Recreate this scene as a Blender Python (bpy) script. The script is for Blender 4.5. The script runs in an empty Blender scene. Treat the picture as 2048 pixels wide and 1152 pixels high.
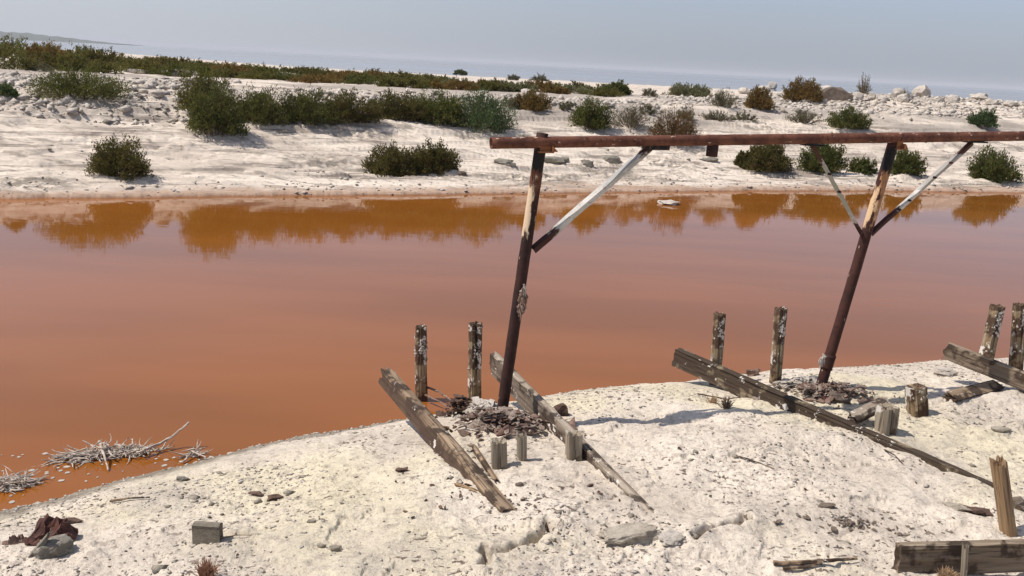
import bpy, math, random
import numpy as np
from mathutils import Vector, Matrix, noise as mn

C = bpy.context.scene
COL = C.collection
R = math.radians
# ------------------------------------------------------------------ camera
F = 1900.0                     # focal length in pixels of a 2048 wide picture
ROLL = R(2.9)
PITCH = math.atan(448 / F)
CAMZ = 2.45
cam_d = bpy.data.cameras.new('camera')
cam_d.sensor_width = 36.0
cam_d.lens = 36.0 * F / 2048
cam_d.clip_start = 0.05
cam_d.clip_end = 20000
cam = bpy.data.objects.new('camera', cam_d)
COL.objects.link(cam)
fw = Vector((0, math.cos(PITCH), -math.sin(PITCH)))
r0 = Vector((1, 0, 0)); u0 = Vector((0, math.sin(PITCH), math.cos(PITCH)))
rt = math.cos(ROLL) * r0 + math.sin(ROLL) * u0
up = -math.sin(ROLL) * r0 + math.cos(ROLL) * u0
m = Matrix((rt, up, -fw)).transposed().to_4x4()
m.translation = Vector((0, 0, CAMZ))
cam.matrix_world = m
C.camera = cam
CAM = Vector((0, 0, CAMZ))
C.render.resolution_x = 1024; C.render.resolution_y = 576
# ------------------------------------------------------------------ world, sun, exposure
SUN_EL = R(56); SUN_TO = Vector((-math.cos(R(6)), -math.sin(R(6)), 0)).normalized()   # horizontal direction towards the sun
w = bpy.data.worlds.new('World'); C.world = w; w.use_nodes = True
nt = w.node_tree; nt.nodes.clear()
sky = nt.nodes.new('ShaderNodeTexSky'); sky.sky_type = 'NISHITA'; sky.sun_disc = False
sky.sun_elevation = SUN_EL
sky.sun_rotation = math.atan2(SUN_TO.x, SUN_TO.y)
sky.air_density = 1.0; sky.dust_density = 0.85; sky.ozone_density = 3.0
bg = nt.nodes.new('ShaderNodeBackground'); bg.inputs['Strength'].default_value = 0.138
hs = nt.nodes.new('ShaderNodeHueSaturation'); hs.inputs['Saturation'].default_value = 0.66
tn = nt.nodes.new('ShaderNodeMix'); tn.data_type = 'RGBA'; tn.blend_type = 'MULTIPLY'; tn.inputs[0].default_value = 1.0
tn.inputs[7].default_value = (0.815, 0.835, 0.985, 1)
wo = nt.nodes.new('ShaderNodeOutputWorld')
nt.links.new(sky.outputs[0], hs.inputs['Color']); nt.links.new(hs.outputs[0], tn.inputs[6])
tc = nt.nodes.new('ShaderNodeTexCoord'); sx = nt.nodes.new('ShaderNodeSeparateXYZ'); nt.links.new(tc.outputs['Generated'], sx.inputs[0])
def mr(sock, a, b, va, vb):
    t = nt.nodes.new('ShaderNodeMapRange'); t.interpolation_type = 'SMOOTHSTEP'
    for i_, v_ in enumerate((a, b, va, vb)): t.inputs[i_ + 1].default_value = v_
    nt.links.new(sock, t.inputs[0]); return t.outputs[0]
hz = nt.nodes.new('ShaderNodeMix'); hz.data_type = 'RGBA'
nt.links.new(mr(sx.outputs[2], -.01, .13, .85, .30), hz.inputs[0]); nt.links.new(tn.outputs[2], hz.inputs[6])
hl = nt.nodes.new('ShaderNodeMix'); hl.data_type = 'RGBA'        # brighter haze towards the sun's side
nt.links.new(mr(sx.outputs[0], -.55, .25, 0, 1), hl.inputs[0])
hl.inputs[6].default_value = (4.1, 4.35, 4.75, 1); hl.inputs[7].default_value = (2.65, 2.95, 3.45, 1)
nt.links.new(hl.outputs[2], hz.inputs[7])
nt.links.new(hz.outputs[2], bg.inputs[0]); nt.links.new(bg.outputs[0], wo.inputs[0])
sd = bpy.data.lights.new('sun', 'SUN'); sd.energy = 5.0; sd.angle = R(0.53); sd.color = (1.0, 0.93, 0.85)
so = bpy.data.objects.new('sun', sd); COL.objects.link(so)
sv = (SUN_TO * math.cos(SUN_EL) + Vector((0, 0, math.sin(SUN_EL)))).normalized()
so.rotation_euler = sv.to_track_quat('Z', 'Y').to_euler()
C.view_settings.view_transform = 'Standard'; C.view_settings.look = 'None'
C.view_settings.gamma = 1.0; C.view_settings.exposure = 0.0
C.view_settings.use_curve_mapping = False

# ------------------------------------------------------------------ small maths
def ray(px, py):
    return (rt * ((px - 1024) / F) + up * ((576 - py) / F) + fw)
def on_z(px, py, z):
    d = ray(px, py); t = (z - CAMZ) / d.z
    return CAM + d * t
def at_y(px, py, y):
    d = ray(px, py); return CAM + d * (y / d.y)
def S(a, b, x):
    t = np.clip((x - a) / (b - a), 0, 1); return t * t * (3 - 2 * t)
def _h(ix, iy, seed):
    h = (ix.astype(np.int64) * 374761393 + iy.astype(np.int64) * 668265263 + seed * 974634777) & 0xffffffff
    h = ((h ^ (h >> 13)) * 1274126177) & 0xffffffff
    h = h ^ (h >> 16)
    return h
def pn(x, y, seed=0):
    """2-D gradient noise, about -1..1"""
    x = np.asarray(x, float); y = np.asarray(y, float)
    ix = np.floor(x); iy = np.floor(y); fx = x - ix; fy = y - iy
    ux = fx * fx * fx * (fx * (fx * 6 - 15) + 10); uy = fy * fy * fy * (fy * (fy * 6 - 15) + 10)
    def g(ox, oy):
        a = (_h(ix + ox, iy + oy, seed) % 4096) * (2 * math.pi / 4096)
        return np.cos(a) * (fx - ox) + np.sin(a) * (fy - oy)
    a = g(0, 0); b = g(1, 0); c = g(0, 1); d = g(1, 1)
    return 1.5 * ((a * (1 - ux) + b * ux) * (1 - uy) + (c * (1 - ux) + d * ux) * uy)
def fbm(x, y, o, seed=0, gain=0.5):
    s = 0; a = 1
    for k in range(o):
        s = s + a * pn(x * 2 ** k, y * 2 ** k, seed + k * 17); a *= gain
    return s

# ------------------------------------------------------------------ terrain height
W = -0.42                       # channel water
LAKE = -0.62                    # lake water
A = R(21)
nsh = [(0,1024),(100,1000),(250,960),(400,920),(540,886),(700,862),(820,842),(930,826),(1050,812),(1150,801),(1350,786),(1450,776),(1600,762),(1800,748),(1900,741),(2048,736)]
fsh = [(0,398),(250,396),(500,392),(750,391),(1000,388),(1250,385),(1500,382),(1750,382),(2048,386)]
np_ = [on_z(a, b, W) for a, b in nsh]; fp_ = [on_z(a, b, W) for a, b in fsh]
NX = np.array([-80, -12] + [p.x for p in np_] + [60, 100]); NY = np.array([-34, -0.6] + [p.y for p in np_] + [30, 46])
FX = np.array([-90, -30] + [p.x for p in fp_] + [40, 100]); FY = np.array([-8, 9.5] + [p.y for p in fp_] + [41, 66])
cA, sA = math.cos(A), math.sin(A)
crack = [on_z(*p, 0.0) for p in [(968,1150),(972,1112),(982,1122),(1000,1118),(1022,1108),(1050,1100),(1064,1094),(1078,1080),(1090,1072),(1094,1060)]]
crack2 = [on_z(*p, 0.0) for p in [(1390,1100),(1410,1078),(1450,1070),(1478,1062),(1492,1046)]]
B1 = on_z(1002, 832, 0.04); B2 = on_z(1640, 773, 0.04)
def segd(x, y, pl):
    d = np.full(np.shape(x), 9.0)
    for a, b in zip(pl[:-1], pl[1:]):
        ax, ay, bx, by = a.x, a.y, b.x, b.y
        L = (bx - ax) ** 2 + (by - ay) ** 2
        t = np.clip(((x - ax) * (bx - ax) + (y - ay) * (by - ay)) / L, 0, 1)
        d = np.minimum(d, np.hypot(x - ax - t * (bx - ax), y - ay - t * (by - ay)))
    return d
def far_d(x, y): return (y - np.interp(x, FX, FY)) * cA
ERO = []
for ax_, ay_, aw_ in ((620,292,1.0),(720,298,.9),(660,312,1.0),(560,290,.7),(1020,328,.8),(1110,326,.7),(1225,324,.8),(1340,318,.6),(60,330,.8),(450,275,.7)):
    p_ = on_z(ax_, ay_, .12); ERO.append((p_.x * cA + p_.y * sA, -p_.x * sA + p_.y * cA, aw_))
def rubble_zone(x, y):
    q = x / np.maximum(y, 1); dF = far_d(x, y) + .8 * pn(x * .35, y * .35, 64)
    left = (1 - S(-.34, -.27, q)) * S(4.6, 5.6, dF) * (1 - S(13, 17, dF))
    mid = S(-.3, -.2, q) * (1 - S(.10, .2, q)) * S(6.6, 7.3, dF) * (1 - S(9, 13, dF)) * .8
    right = S(.10, .26, q) * S(7.0, 9, dF) * (1 - S(22, 26, dF))
    return np.clip(left + mid + right, 0, 1)
def H(x, y):
    x = np.asarray(x, float); y = np.asarray(y, float)
    s = x * cA + y * sA; v = -x * sA + y * cA
    wob = 0.05 * pn(s * 1.3, v * 0.2, 5) + 0.03 * pn(s * 5, v * 3, 6) + .012 * pn(s * 17, v * 11, 7)
    d = (np.interp(x, NX, NY) - y) * cA + wob
    dF = (y - np.interp(x, FX, FY)) * cA; dF = dF + wob * 2.0 * np.exp(-np.maximum(dF, 0) / 1.2)
    # near bank
    L = 1.5 - 1.0 * S(-3, 1.5, x)
    amp = np.minimum(np.maximum(d, 0) * 0.6, 1.0)
    zn = np.where(d > 0, W + (0.012 + 0.03 * S(-1.5, 1, x)) * (1 - np.exp(-np.maximum(d, 0) / 0.03)) + 0.40 * (1 - np.exp(-np.maximum(d, 0) / L)), W + np.maximum(d * 0.35, -0.45))
    n = 0.045 * fbm(x * 0.9, y * 0.9, 2, 11) + 0.022 * fbm(x * 3.3, y * 3.3, 3, 21)
    n = n + 0.006 * (1 - 2 * np.abs(pn(x * 7, y * 7, 31))) * S(-.2, .4, pn(x * .8, y * .8, 9))
    pt = S(-.15, .35, pn(x * .9 + 4, y * .9, 222))
    n = n + (0.0018 + .0040 * pt) * fbm(x * 24, y * 24, 2, 41)
    pl = pn(x * 1.1, y * 1.7, 33) + .16 * pn(x * 8, y * 8, 34) + .05 * pn(x * 25, y * 25, 35)
    n = n + 0.016 * S(0, .025, pl) + .010 * S(0, .02, pn(x * 2.2 + 5, y * 2.9, 36) + .15 * pn(x * 11, y * 11, 37)) * (1 - pt)
    zn = zn + np.where(d > 0, n * amp, 0)
    zn = zn + 0.075 * np.exp(-((x - B1.x) ** 2 + (y - B1.y) ** 2) / 0.16) + 0.06 * np.exp(-((x - B2.x) ** 2 + (y - B2.y) ** 2) / 0.2) * (d > -0.2)
    m_ = (y < 7) & (y > 3) & (np.abs(x) < 4)
    if np.any(m_):
        X, Y = x[m_] if x.ndim else x, y[m_] if y.ndim else y
        wx = X + 0.03 * pn(X * 9, Y * 9, 3); wy = Y + 0.03 * pn(X * 9 + 5, Y * 9, 4)
        c1 = segd(wx, wy, crack); c2 = segd(wx, wy, crack2)
        dz = -0.10 * np.exp(-(c1 / 0.022) ** 2) + 0.045 * np.exp(-(c1 / 0.16) ** 2) - 0.08 * np.exp(-(c2 / 0.018) ** 2) + 0.035 * np.exp(-(c2 / 0.12) ** 2)
        if zn.ndim: zn[m_] += dz
        else: zn = zn + dz
    # far bank
    yeff = y * (1 - 0.42 * S(0.18, 0.5, -x / np.maximum(y, 1)))
    T = np.interp(yeff, [0, 45, 60, 100, 150, 215, 260, 600, 5000], [1.3, 1.3, 1.0, .4, 0, -.62, -1.3, -4, -6])
    dp = np.maximum(dF, 0)
    g = W + np.interp(dp, [0, .12, 2.0, 3.2, 6.4, 8, 60], [0, .06, .17, .42, 1.35, 1.72, 3])
    T = np.minimum(g, T)
    q = x / np.maximum(y, 1)
    T = T + .55 * S(.2, .3, q) * np.exp(-((y - 47) / 5.5) ** 2)
    rz = rubble_zone(x, y)
    fa = np.minimum(dp * 0.8, 1)
    n2 = 0.07 * fbm(s * .22, v * .5, 3, 61) + 0.035 * fbm(s * .7, v * 2.4, 3, 71) * (1 - S(60, 90, y))
    # ledges that run along the shore
    led = pn(s * .25, v * 1.3, 81); nf = 1 - S(6, 9, dF); n2 = n2 + 0.08 * S(0.0, 0.07, led) * nf
    led2 = pn(s * .5, v * 3.1, 91); n2 = n2 + 0.045 * S(0.0, 0.05, led2) * nf + 0.02 * S(0.0, 0.08, pn(s * .8 + 9, v * 6.5, 93)) * nf
    rough = S(.1, .45, pn(s * .18 + 3, v * .45, 95)) * nf
    n2 = n2 + rough * 0.06 * np.abs(fbm(s * 2.2, v * 4.5, 2, 97))
    er = 0
    for ex, ey, ew in ERO: er = er + np.exp(-((s - ex) / ew) ** 2 - ((v - ey) / .45) ** 2)
    n2 = n2 + np.minimum(er, 1) * (.16 * np.abs(fbm(s * 1.6, v * 5.5, 3, 55)) - .05)
    n2 = n2 + rz * (0.09 * fbm(x * .9, y * .9, 2, 99) + .05 * np.abs(fbm(x * 2.6, y * 2.6, 2, 98)))
    zf = np.where(dF > 0, T + n2 * fa, W + np.maximum(dF * 0.3, -0.6))
    z = np.maximum(zn, zf)
    return z
def Hs(x, y): return float(H(np.array([x]), np.array([y]))[0])
TS = np.concatenate([np.linspace(3, 14, 900), np.geomspace(14, 700, 1800)])
def gp(px, py, lim=W):
    """first point of the ground (or the water) under a pixel"""
    d = ray(px, py); t = TS / math.sqrt(d.x ** 2 + d.y ** 2)
    z = CAMZ + d.z * t; h = np.maximum(H(d.x * t, d.y * t), lim if lim is not None else -99)
    k = np.nonzero(z <= h)[0]
    if len(k) == 0: k = [len(t) - 1]
    k = k[0]
    if k > 0:
        a = z[k-1] - h[k-1]; b = h[k] - z[k]; f = a / (a + b + 1e-9); tt = t[k-1] + (t[k] - t[k-1]) * f
    else: tt = t[0]
    return CAM + d * tt

# ------------------------------------------------------------------ objects, names, labels
def tag(o, label=None, cat=None, group=None, kind=None):
    if label: o['label'] = label
    if cat: o['category'] = cat
    if group: o['group'] = group
    if kind: o['kind'] = kind
    return o
def raw_mesh(name, V, Fc, mat, smooth=False, tint=None):
    me = bpy.data.meshes.new(name)
    V = np.asarray(V, np.float32)
    if isinstance(Fc, np.ndarray):
        nf, k = Fc.shape
        me.vertices.add(len(V)); me.vertices.foreach_set('co', V.ravel())
        me.loops.add(nf * k); me.loops.foreach_set('vertex_index', Fc.astype(np.int32).ravel())
        me.polygons.add(nf); me.polygons.foreach_set('loop_start', np.arange(0, nf * k, k, dtype=np.int32))
        me.update(calc_edges=True); me.validate()
    else:
        me.from_pydata([tuple(v) for v in V], [], Fc); me.update()
    if smooth: me.polygons.foreach_set('use_smooth', np.ones(len(me.polygons), bool))
    if tint is not None:
        a = me.attributes.new('tint', 'FLOAT', 'FACE'); a.data.foreach_set('value', np.asarray(tint, np.float32))
    if mat: me.materials.append(mat)
    return me
def obj(name, me, parent=None, M=None):
    o = bpy.data.objects.new(name, me); COL.objects.link(o)
    if parent: o.parent = parent
    if M is not None: o.matrix_local = M
    return o
def empty(name, loc, label, cat, group=None, M=None):
    o = bpy.data.objects.new(name, None); COL.objects.link(o); o.empty_display_size = 0.1
    if M is not None: o.matrix_world = M
    else: o.location = loc
    return tag(o, label, cat, group)
class MB:
    def __init__(s): s.v = []; s.f = []
    def add(s, V, Fc):
        n = len(s.v); s.v += [tuple(p) for p in V]; s.f += [tuple(i + n for i in q) for q in Fc]
    def tube(s, pts, rad, k=8, cap=True, jit=0, seed=0):
        pts = [Vector(p) for p in pts]; V = []; Fc = []
        if not isinstance(rad, (list, tuple)): rad = [rad] * len(pts)
        up_ = Vector((0, 0, 1)); rnd = random.Random(seed)
        for i, p in enumerate(pts):
            d = (pts[min(i + 1, len(pts) - 1)] - pts[max(i - 1, 0)]).normalized()
            a = d.cross(up_)
            if a.length < 1e-3: a = d.cross(Vector((1, 0, 0)))
            a.normalize(); b = a.cross(d).normalized(); up_ = b if abs(d.z) > .95 else Vector((0, 0, 1))
            for j in range(k):
                t = 2 * math.pi * j / k; rr = rad[i] * (1 + jit * rnd.uniform(-1, 1))
                V.append(p + (a * math.cos(t) + b * math.sin(t)) * rr)
        for i in range(len(pts) - 1):
            for j in range(k):
                Fc.append((i*k+j, i*k+(j+1) % k, (i+1)*k+(j+1) % k, (i+1)*k+j))
        if cap: Fc.append(tuple(range(k))[::-1]); Fc.append(tuple(range((len(pts)-1)*k, len(pts)*k)))
        s.add(V, Fc)
    def box(s, c, sz, M=None):
        V = []
        for x in (-.5, .5):
            for y in (-.5, .5):
                for z in (-.5, .5):
                    p = Vector((x*sz[0], y*sz[1], z*sz[2]))
                    if M: p = M @ p
                    V.append(p + Vector(c))
        s.add(V, [(0,1,3,2),(4,6,7,5),(0,4,5,1),(2,3,7,6),(0,2,6,4),(1,5,7,3)])
    def mesh(s, name, mat, smooth=False): return raw_mesh(name, s.v, s.f, mat, smooth)

# ------------------------------------------------------------------ materials
def new_mat(name):
    mt = bpy.data.materials.new(name); mt.use_nodes = True
    n = mt.node_tree; n.nodes.clear()
    o = n.nodes.new('ShaderNodeOutputMaterial'); b = n.nodes.new('ShaderNodeBsdfPrincipled')
    n.links.new(b.outputs[0], o.inputs[0]); b.inputs['Roughness'].default_value = 0.85
    b.inputs['Specular IOR Level'].default_value = 0.3
    return mt, n, b
class NB:
    """tiny node helper"""
    def __init__(s, n, coord='Object'):
        s.n = n
        if coord == 'World': s.co = n.nodes.new('ShaderNodeNewGeometry').outputs['Position']
        else: s.co = n.nodes.new('ShaderNodeTexCoord').outputs[coord]
    def L(s, a, b): s.n.links.new(a, b)
    def mapping(s, sc=(1,1,1), rot=(0,0,0), loc=(0,0,0)):
        m_ = s.n.nodes.new('ShaderNodeMapping'); m_.inputs['Scale'].default_value = sc
        m_.inputs['Rotation'].default_value = rot; m_.inputs['Location'].default_value = loc
        s.L(s.co, m_.inputs[0]); return m_.outputs[0]
    def noise(s, scale, detail=4, rough=.55, co=None, dist=0):
        t = s.n.nodes.new('ShaderNodeTexNoise'); t.inputs['Scale'].default_value = scale
        t.inputs['Detail'].default_value = detail; t.inputs['Roughness'].default_value = rough
        t.inputs['Distortion'].default_value = dist
        s.L(co or s.co, t.inputs['Vector']); return t.outputs['Fac']
    def voro(s, scale, co=None, out='Distance', feature='F1'):
        t = s.n.nodes.new('ShaderNodeTexVoronoi'); t.inputs['Scale'].default_value = scale; t.feature = feature
        s.L(co or s.co, t.inputs['Vector']); return t.outputs[out]
    def ramp(s, x, a, b, va=0.0, vb=1.0):
        t = s.n.nodes.new('ShaderNodeMapRange'); t.inputs[1].default_value = a; t.inputs[2].default_value = b
        t.inputs[3].default_value = va; t.inputs[4].default_value = vb; t.interpolation_type = 'SMOOTHSTEP'
        s.L(x, t.inputs[0]); return t.outputs[0]
    def math(s, op, a, b=None):
        t = s.n.nodes.new('ShaderNodeMath'); t.operation = op
        for i, q in enumerate((a, b)):
            if q is None: continue
            if isinstance(q, (int, float)): t.inputs[i].default_value = q
            else: s.L(q, t.inputs[i])
        return t.outputs[0]
    def mix(s, f, a, b, mode='MIX'):
        t = s.n.nodes.new('ShaderNodeMix'); t.data_type = 'RGBA'; t.blend_type = mode
        for i, q in ((0, f), (6, a), (7, b)):
            if isinstance(q, (int, float)): t.inputs[i].default_value = q
            elif isinstance(q, tuple): t.inputs[i].default_value = (*q, 1)
            else: s.L(q, t.inputs[i])
        return t.outputs[2]
    def sep(s, co=None):
        t = s.n.nodes.new('ShaderNodeSeparateXYZ'); s.L(co or s.co, t.inputs[0]); return t.outputs
    def bump(s, b, hgt, strength=.5, dist=.01, prev=None):
        t = s.n.nodes.new('ShaderNodeBump'); t.inputs['Strength'].default_value = strength
        t.inputs['Distance'].default_value = dist; s.L(hgt, t.inputs['Height'])
        if prev: s.L(prev, t.inputs['Normal'])
        s.L(t.outputs[0], b.inputs['Normal']); return t.outputs[0]
    def attr(s, name):
        t = s.n.nodes.new('ShaderNodeAttribute'); t.attribute_name = name; return t.outputs['Fac']

def ground_material():
    mt, n, b = new_mat('salt_ground'); q = NB(n, 'World'); xyz = q.sep()
    along = q.mapping(sc=(.35, 3.0, 1), rot=(0, 0, -A))
    far = q.ramp(xyz[1], 12, 16)
    # near crust
    c = q.mix(q.ramp(q.noise(1.1, 5), .35, .65), (.67, .59, .485), (.53, .46, .375))
    c = q.mix(q.ramp(q.noise(.55, 3, co=q.mapping(loc=(7, 3, 0))), .48, .68, 0, .8), c, (.62, .55, .385))
    c = q.mix(q.ramp(q.noise(.9, 4, co=q.mapping(loc=(1, 13, 0))), .52, .68, 0, .5), c, (.38, .335, .285))
    c = q.mix(q.ramp(q.noise(17, 4, .7), .50, .66, 0, .6), c, (.30, .25, .21))
    c = q.mix(q.ramp(q.noise(60, 3, .7), .54, .68, 0, .6), c, (.24, .19, .15))
    c = q.mix(q.math('MULTIPLY', q.ramp(q.noise(26, 2, .5), .60, .64), q.ramp(q.noise(1.6, 3), .45, .6)), c, (.15, .115, .09))
    c = q.mix(q.ramp(q.voro(33, out='Distance'), .0, .22, .8, 0), c, (.80, .74, .67))
    # far bank
    f = q.mix(q.ramp(q.noise(.5, 5, co=along), .40, .62), (.68, .595, .495), (.57, .49, .405))
    f = q.mix(q.ramp(q.noise(1.0, 6, .65, co=q.mapping(sc=(.8, 4.6, 1), rot=(0, 0, -A))), .53, .62, 0, .8), f, (.31, .265, .215))
    f = q.mix(q.ramp(q.noise(3.2, 4, .7, co=q.mapping(sc=(.8, 3.6, 1), rot=(0, 0, -A))), .55, .66, 0, .65), f, (.25, .21, .17))
    lines = q.noise(1.0, 5, .6, co=q.mapping(sc=(.30, .30, 11), loc=(4, 4, 4)))
    lm = q.math('MULTIPLY', q.ramp(lines, .53, .60), q.ramp(q.noise(.45, 4, co=q.mapping(loc=(9, 1, 0))), .38, .58))
    f = q.mix(q.math('MULTIPLY', lm, .9), f, (.24, .20, .165))
    f = q.mix(q.math('MULTIPLY', q.ramp(q.noise(1.0, 3, .6, co=q.mapping(sc=(.5, .5, 26), loc=(1, 8, 2))), .60, .66), .55), f, (.22, .18, .15))
    dk = None
    for ax_, ay_, aw_ in ERO:
        u0_, v0_ = ax_, ay_; wx_, wy_ = u0_ * cA - v0_ * sA, u0_ * sA + v0_ * cA
        mp = q.n.nodes.new('ShaderNodeMapping'); mp.vector_type = 'TEXTURE'; mp.inputs['Location'].default_value = (wx_, wy_, 0); mp.inputs['Rotation'].default_value = (0, 0, A); mp.inputs['Scale'].default_value = (aw_ * 1.2, .55, 1000)
        q.L(q.co, mp.inputs[0]); ln = q.n.nodes.new('ShaderNodeVectorMath'); ln.operation = 'LENGTH'; q.L(mp.outputs[0], ln.inputs[0])
        k1 = q.ramp(ln.outputs['Value'], .4, 1.3, 1, 0); dk = k1 if dk is None else q.math('MAXIMUM', dk, k1)
    f = q.mix(q.math('MULTIPLY', dk, q.ramp(q.noise(2.6, 5, .7, co=q.mapping(sc=(.6, 2.2, 3), rot=(0, 0, -A))), .44, .56, 0, .85)), f, (.24, .205, .165))
    grey = q.math('MULTIPLY', q.ramp(q.noise(.13, 4, co=q.mapping(sc=(.7, 1.5, 1), rot=(0, 0, -A))), .40, .55, 0, .9), q.math('MULTIPLY', q.ramp(xyz[2], .6, 1.0), q.ramp(xyz[1], 40, 60, 1, 0)))
    f = q.mix(grey, f, (.34, .295, .25))
    c = q.mix(far, c, f)
    # wet edge by height above the channel
    hh = q.math('ADD', xyz[2], q.math('MULTIPLY', q.math('SUBTRACT', q.noise(2.2, 5), .5), .10))
    wet = q.math('MAXIMUM', q.math('MULTIPLY', q.math('SUBTRACT', 1, far), q.ramp(hh, W + .07, W + .13, 1, 0)), q.ramp(hh, W + .05, W + .14, 1, 0))
    wetc = q.mix(far, q.mix(q.ramp(q.noise(9, 4), .4, .6), (.235, .205, .155), (.15, .125, .095)), (.36, .235, .16))
    wet = q.math('MULTIPLY', wet, q.ramp(xyz[1], 60, 80, 1, 0))
    c = q.mix(q.math('MULTIPLY', wet, .85), c, wetc)
    wet2 = q.ramp(xyz[2], W + .012, W + .035, 1, 0)
    c = q.mix(q.math('MULTIPLY', q.math('MULTIPLY', wet2, q.ramp(xyz[1], 60, 80, 1, 0)), .8), c, (.25, .13, .075))
    n.links.new(c, b.inputs['Base Color'])
    r = q.math('SUBTRACT', .95, q.math('MULTIPLY', wet2, .4)); n.links.new(r, b.inputs['Roughness'])
    b.inputs['Specular IOR Level'].default_value = .15
    p = q.bump(b, q.noise(45, 6, .7), .8, .012)
    q.bump(b, q.noise(9, 6, .7), .7, .03, p)
    return mt
def water_material():
    mt, n, b = new_mat('red_brown_water'); q = NB(n, 'World')
    along = q.mapping(sc=(.12, .5, 1), rot=(0, 0, -R(8)))
    k = q.ramp(q.noise(1.0, 3, .5, co=along), .35, .65)
    c = q.mix(k, (.262, .090, .016), (.205, .070, .010))
    n.links.new(c, b.inputs['Base Color'])
    b.inputs['Roughness'].default_value = .035; b.inputs['IOR'].default_value = 1.30
    b.inputs['Specular IOR Level'].default_value = .36
    q.bump(b, q.noise(3.0, 3, .5, co=q.mapping(sc=(.6, 1.4, 1))), .10, .010)
    return mt
def lake_material():
    mt, n, b = new_mat('pale_lake_water'); q = NB(n, 'World')
    k = q.ramp(q.noise(1.0, 3, .5, co=q.mapping(sc=(.0015, .006, 1))), .4, .6)
    n.links.new(q.mix(k, (.22, .235, .28), (.27, .285, .325)), b.inputs['Base Color'])
    n.links.new(q.math('ADD', q.math('MULTIPLY', k, .06), .06), b.inputs['Roughness'])
    b.inputs['IOR'].default_value = 1.33; b.inputs['Specular IOR Level'].default_value = .5
    return mt
def wood(name, ca, cb, cc, crust=0.0, axis='x', dark=(.03, .018, .012), darkfrac=.3, stain=.6):
    """grain along the local axis; crust = white salt, dark = charred or wet wood"""
    mt, n, b = new_mat(name); q = NB(n)
    sc = {'x': (1.2, 30, 30), 'z': (30, 30, 1.2)}[axis]
    g = q.noise(1.0, 6, .65, co=q.mapping(sc=sc), dist=.4)
    g2 = q.noise(1.0, 4, .6, co=q.mapping(sc=tuple(k * 2.3 for k in sc), loc=(3, 1, 7)))
    blot = q.noise(5, 4, .6)
    c = q.mix(q.ramp(g, .35, .65), ca, cb)
    c = q.mix(q.ramp(g2, .52, .64, 0, .75), c, cc)
    c = q.mix(q.ramp(blot, .62 - darkfrac * .4, .70 - darkfrac * .4, 0, .85), c, dark)
    if axis == 'x':
        xyz = q.sep(); zz = q.math('ADD', xyz[2], q.math('MULTIPLY', q.math('SUBTRACT', q.noise(1, 4, co=q.mapping(sc=(2, 9, 9), loc=(1, 5, 2))), .5), .09))
        c = q.mix(q.ramp(zz, -.012, -.05, 0, stain), c, tuple(k * 2.2 for k in dark))
    if crust:
        k = q.noise(11, 5, .7, co=q.mapping(loc=(5, 2, 9)))
        c = q.mix(q.ramp(k, .66 - crust * .25, .70 - crust * .25, 0, 1), c, (.62, .57, .50))
    n.links.new(c, b.inputs['Base Color']); b.inputs['Roughness'].default_value = .9
    p = q.bump(b, g, .9, .012)
    q.bump(b, g2, .6, .006, p)
    return mt
def rust(name, ca, cb, cc, flecks=.4, zones=None, rough=.8):
    """zones = list of (z0, z1, colour, amount) bands of paint along local z"""
    mt, n, b = new_mat(name); q = NB(n); xyz = q.sep()
    c = q.mix(q.ramp(q.noise(7, 5, .65), .38, .62), ca, cb)
    c = q.mix(q.ramp(q.noise(24, 4, .7), .52, .66, 0, .8), c, cc)
    if zones:
        for z0, z1, col, amt, side in zones:
            wob = q.math('MULTIPLY', q.math('SUBTRACT', q.noise(14, 5, .7, co=q.mapping(sc=(1.4, 1.4, .5))), .5), .55)
            zz = q.math('ADD', xyz[2], wob)
            k = q.math('MULTIPLY', q.ramp(zz, z0 - .03, z0 + .03), q.ramp(zz, z1 - .03, z1 + .03, 1, 0))
            k = q.math('MULTIPLY', k, q.ramp(q.math('ADD', q.noise(12, 4, .7, co=q.mapping(sc=(1, 1, .4), loc=(z0, 3, 1))), q.math('MULTIPLY', xyz[0], side)), .5 - amt * .25, .56 - amt * .25))
            c = q.mix(k, c, col)
    if flecks:
        c = q.mix(q.ramp(q.noise(38, 3, .6, co=q.mapping(sc=(1, 1, .35), loc=(2, 2, 2))), .70 - .05 * flecks, .74 - .05 * flecks), c, (.48, .35, .27))
    n.links.new(c, b.inputs['Base Color']); b.inputs['Roughness'].default_value = rough
    q.bump(b, q.noise(55, 5, .7), .7, .004)
    return mt
def leafmat(name, a, b2, c2):
    mt, n, b = new_mat(name); q = NB(n); t = q.attr('tint')
    c = q.mix(q.ramp(t, .1, .6), a, b2)
    c = q.mix(q.ramp(t, .72, .95), c, c2)
    n.links.new(c, b.inputs['Base Color']); b.inputs['Roughness'].default_value = .75
    b.inputs['Specular IOR Level'].default_value = .2
    tr = n.nodes.new('ShaderNodeBsdfTranslucent'); mx = n.nodes.new('ShaderNodeMixShader'); mx.inputs[0].default_value = .45
    n.links.new(q.mix(.5, c, (.16, .15, .03)), tr.inputs[0]); out = [k for k in n.nodes if k.type == 'OUTPUT_MATERIAL'][0]
    n.links.new(b.outputs[0], mx.inputs[1]); n.links.new(tr.outputs[0], mx.inputs[2]); n.links.new(mx.outputs[0], out.inputs[0])
    return mt
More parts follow.
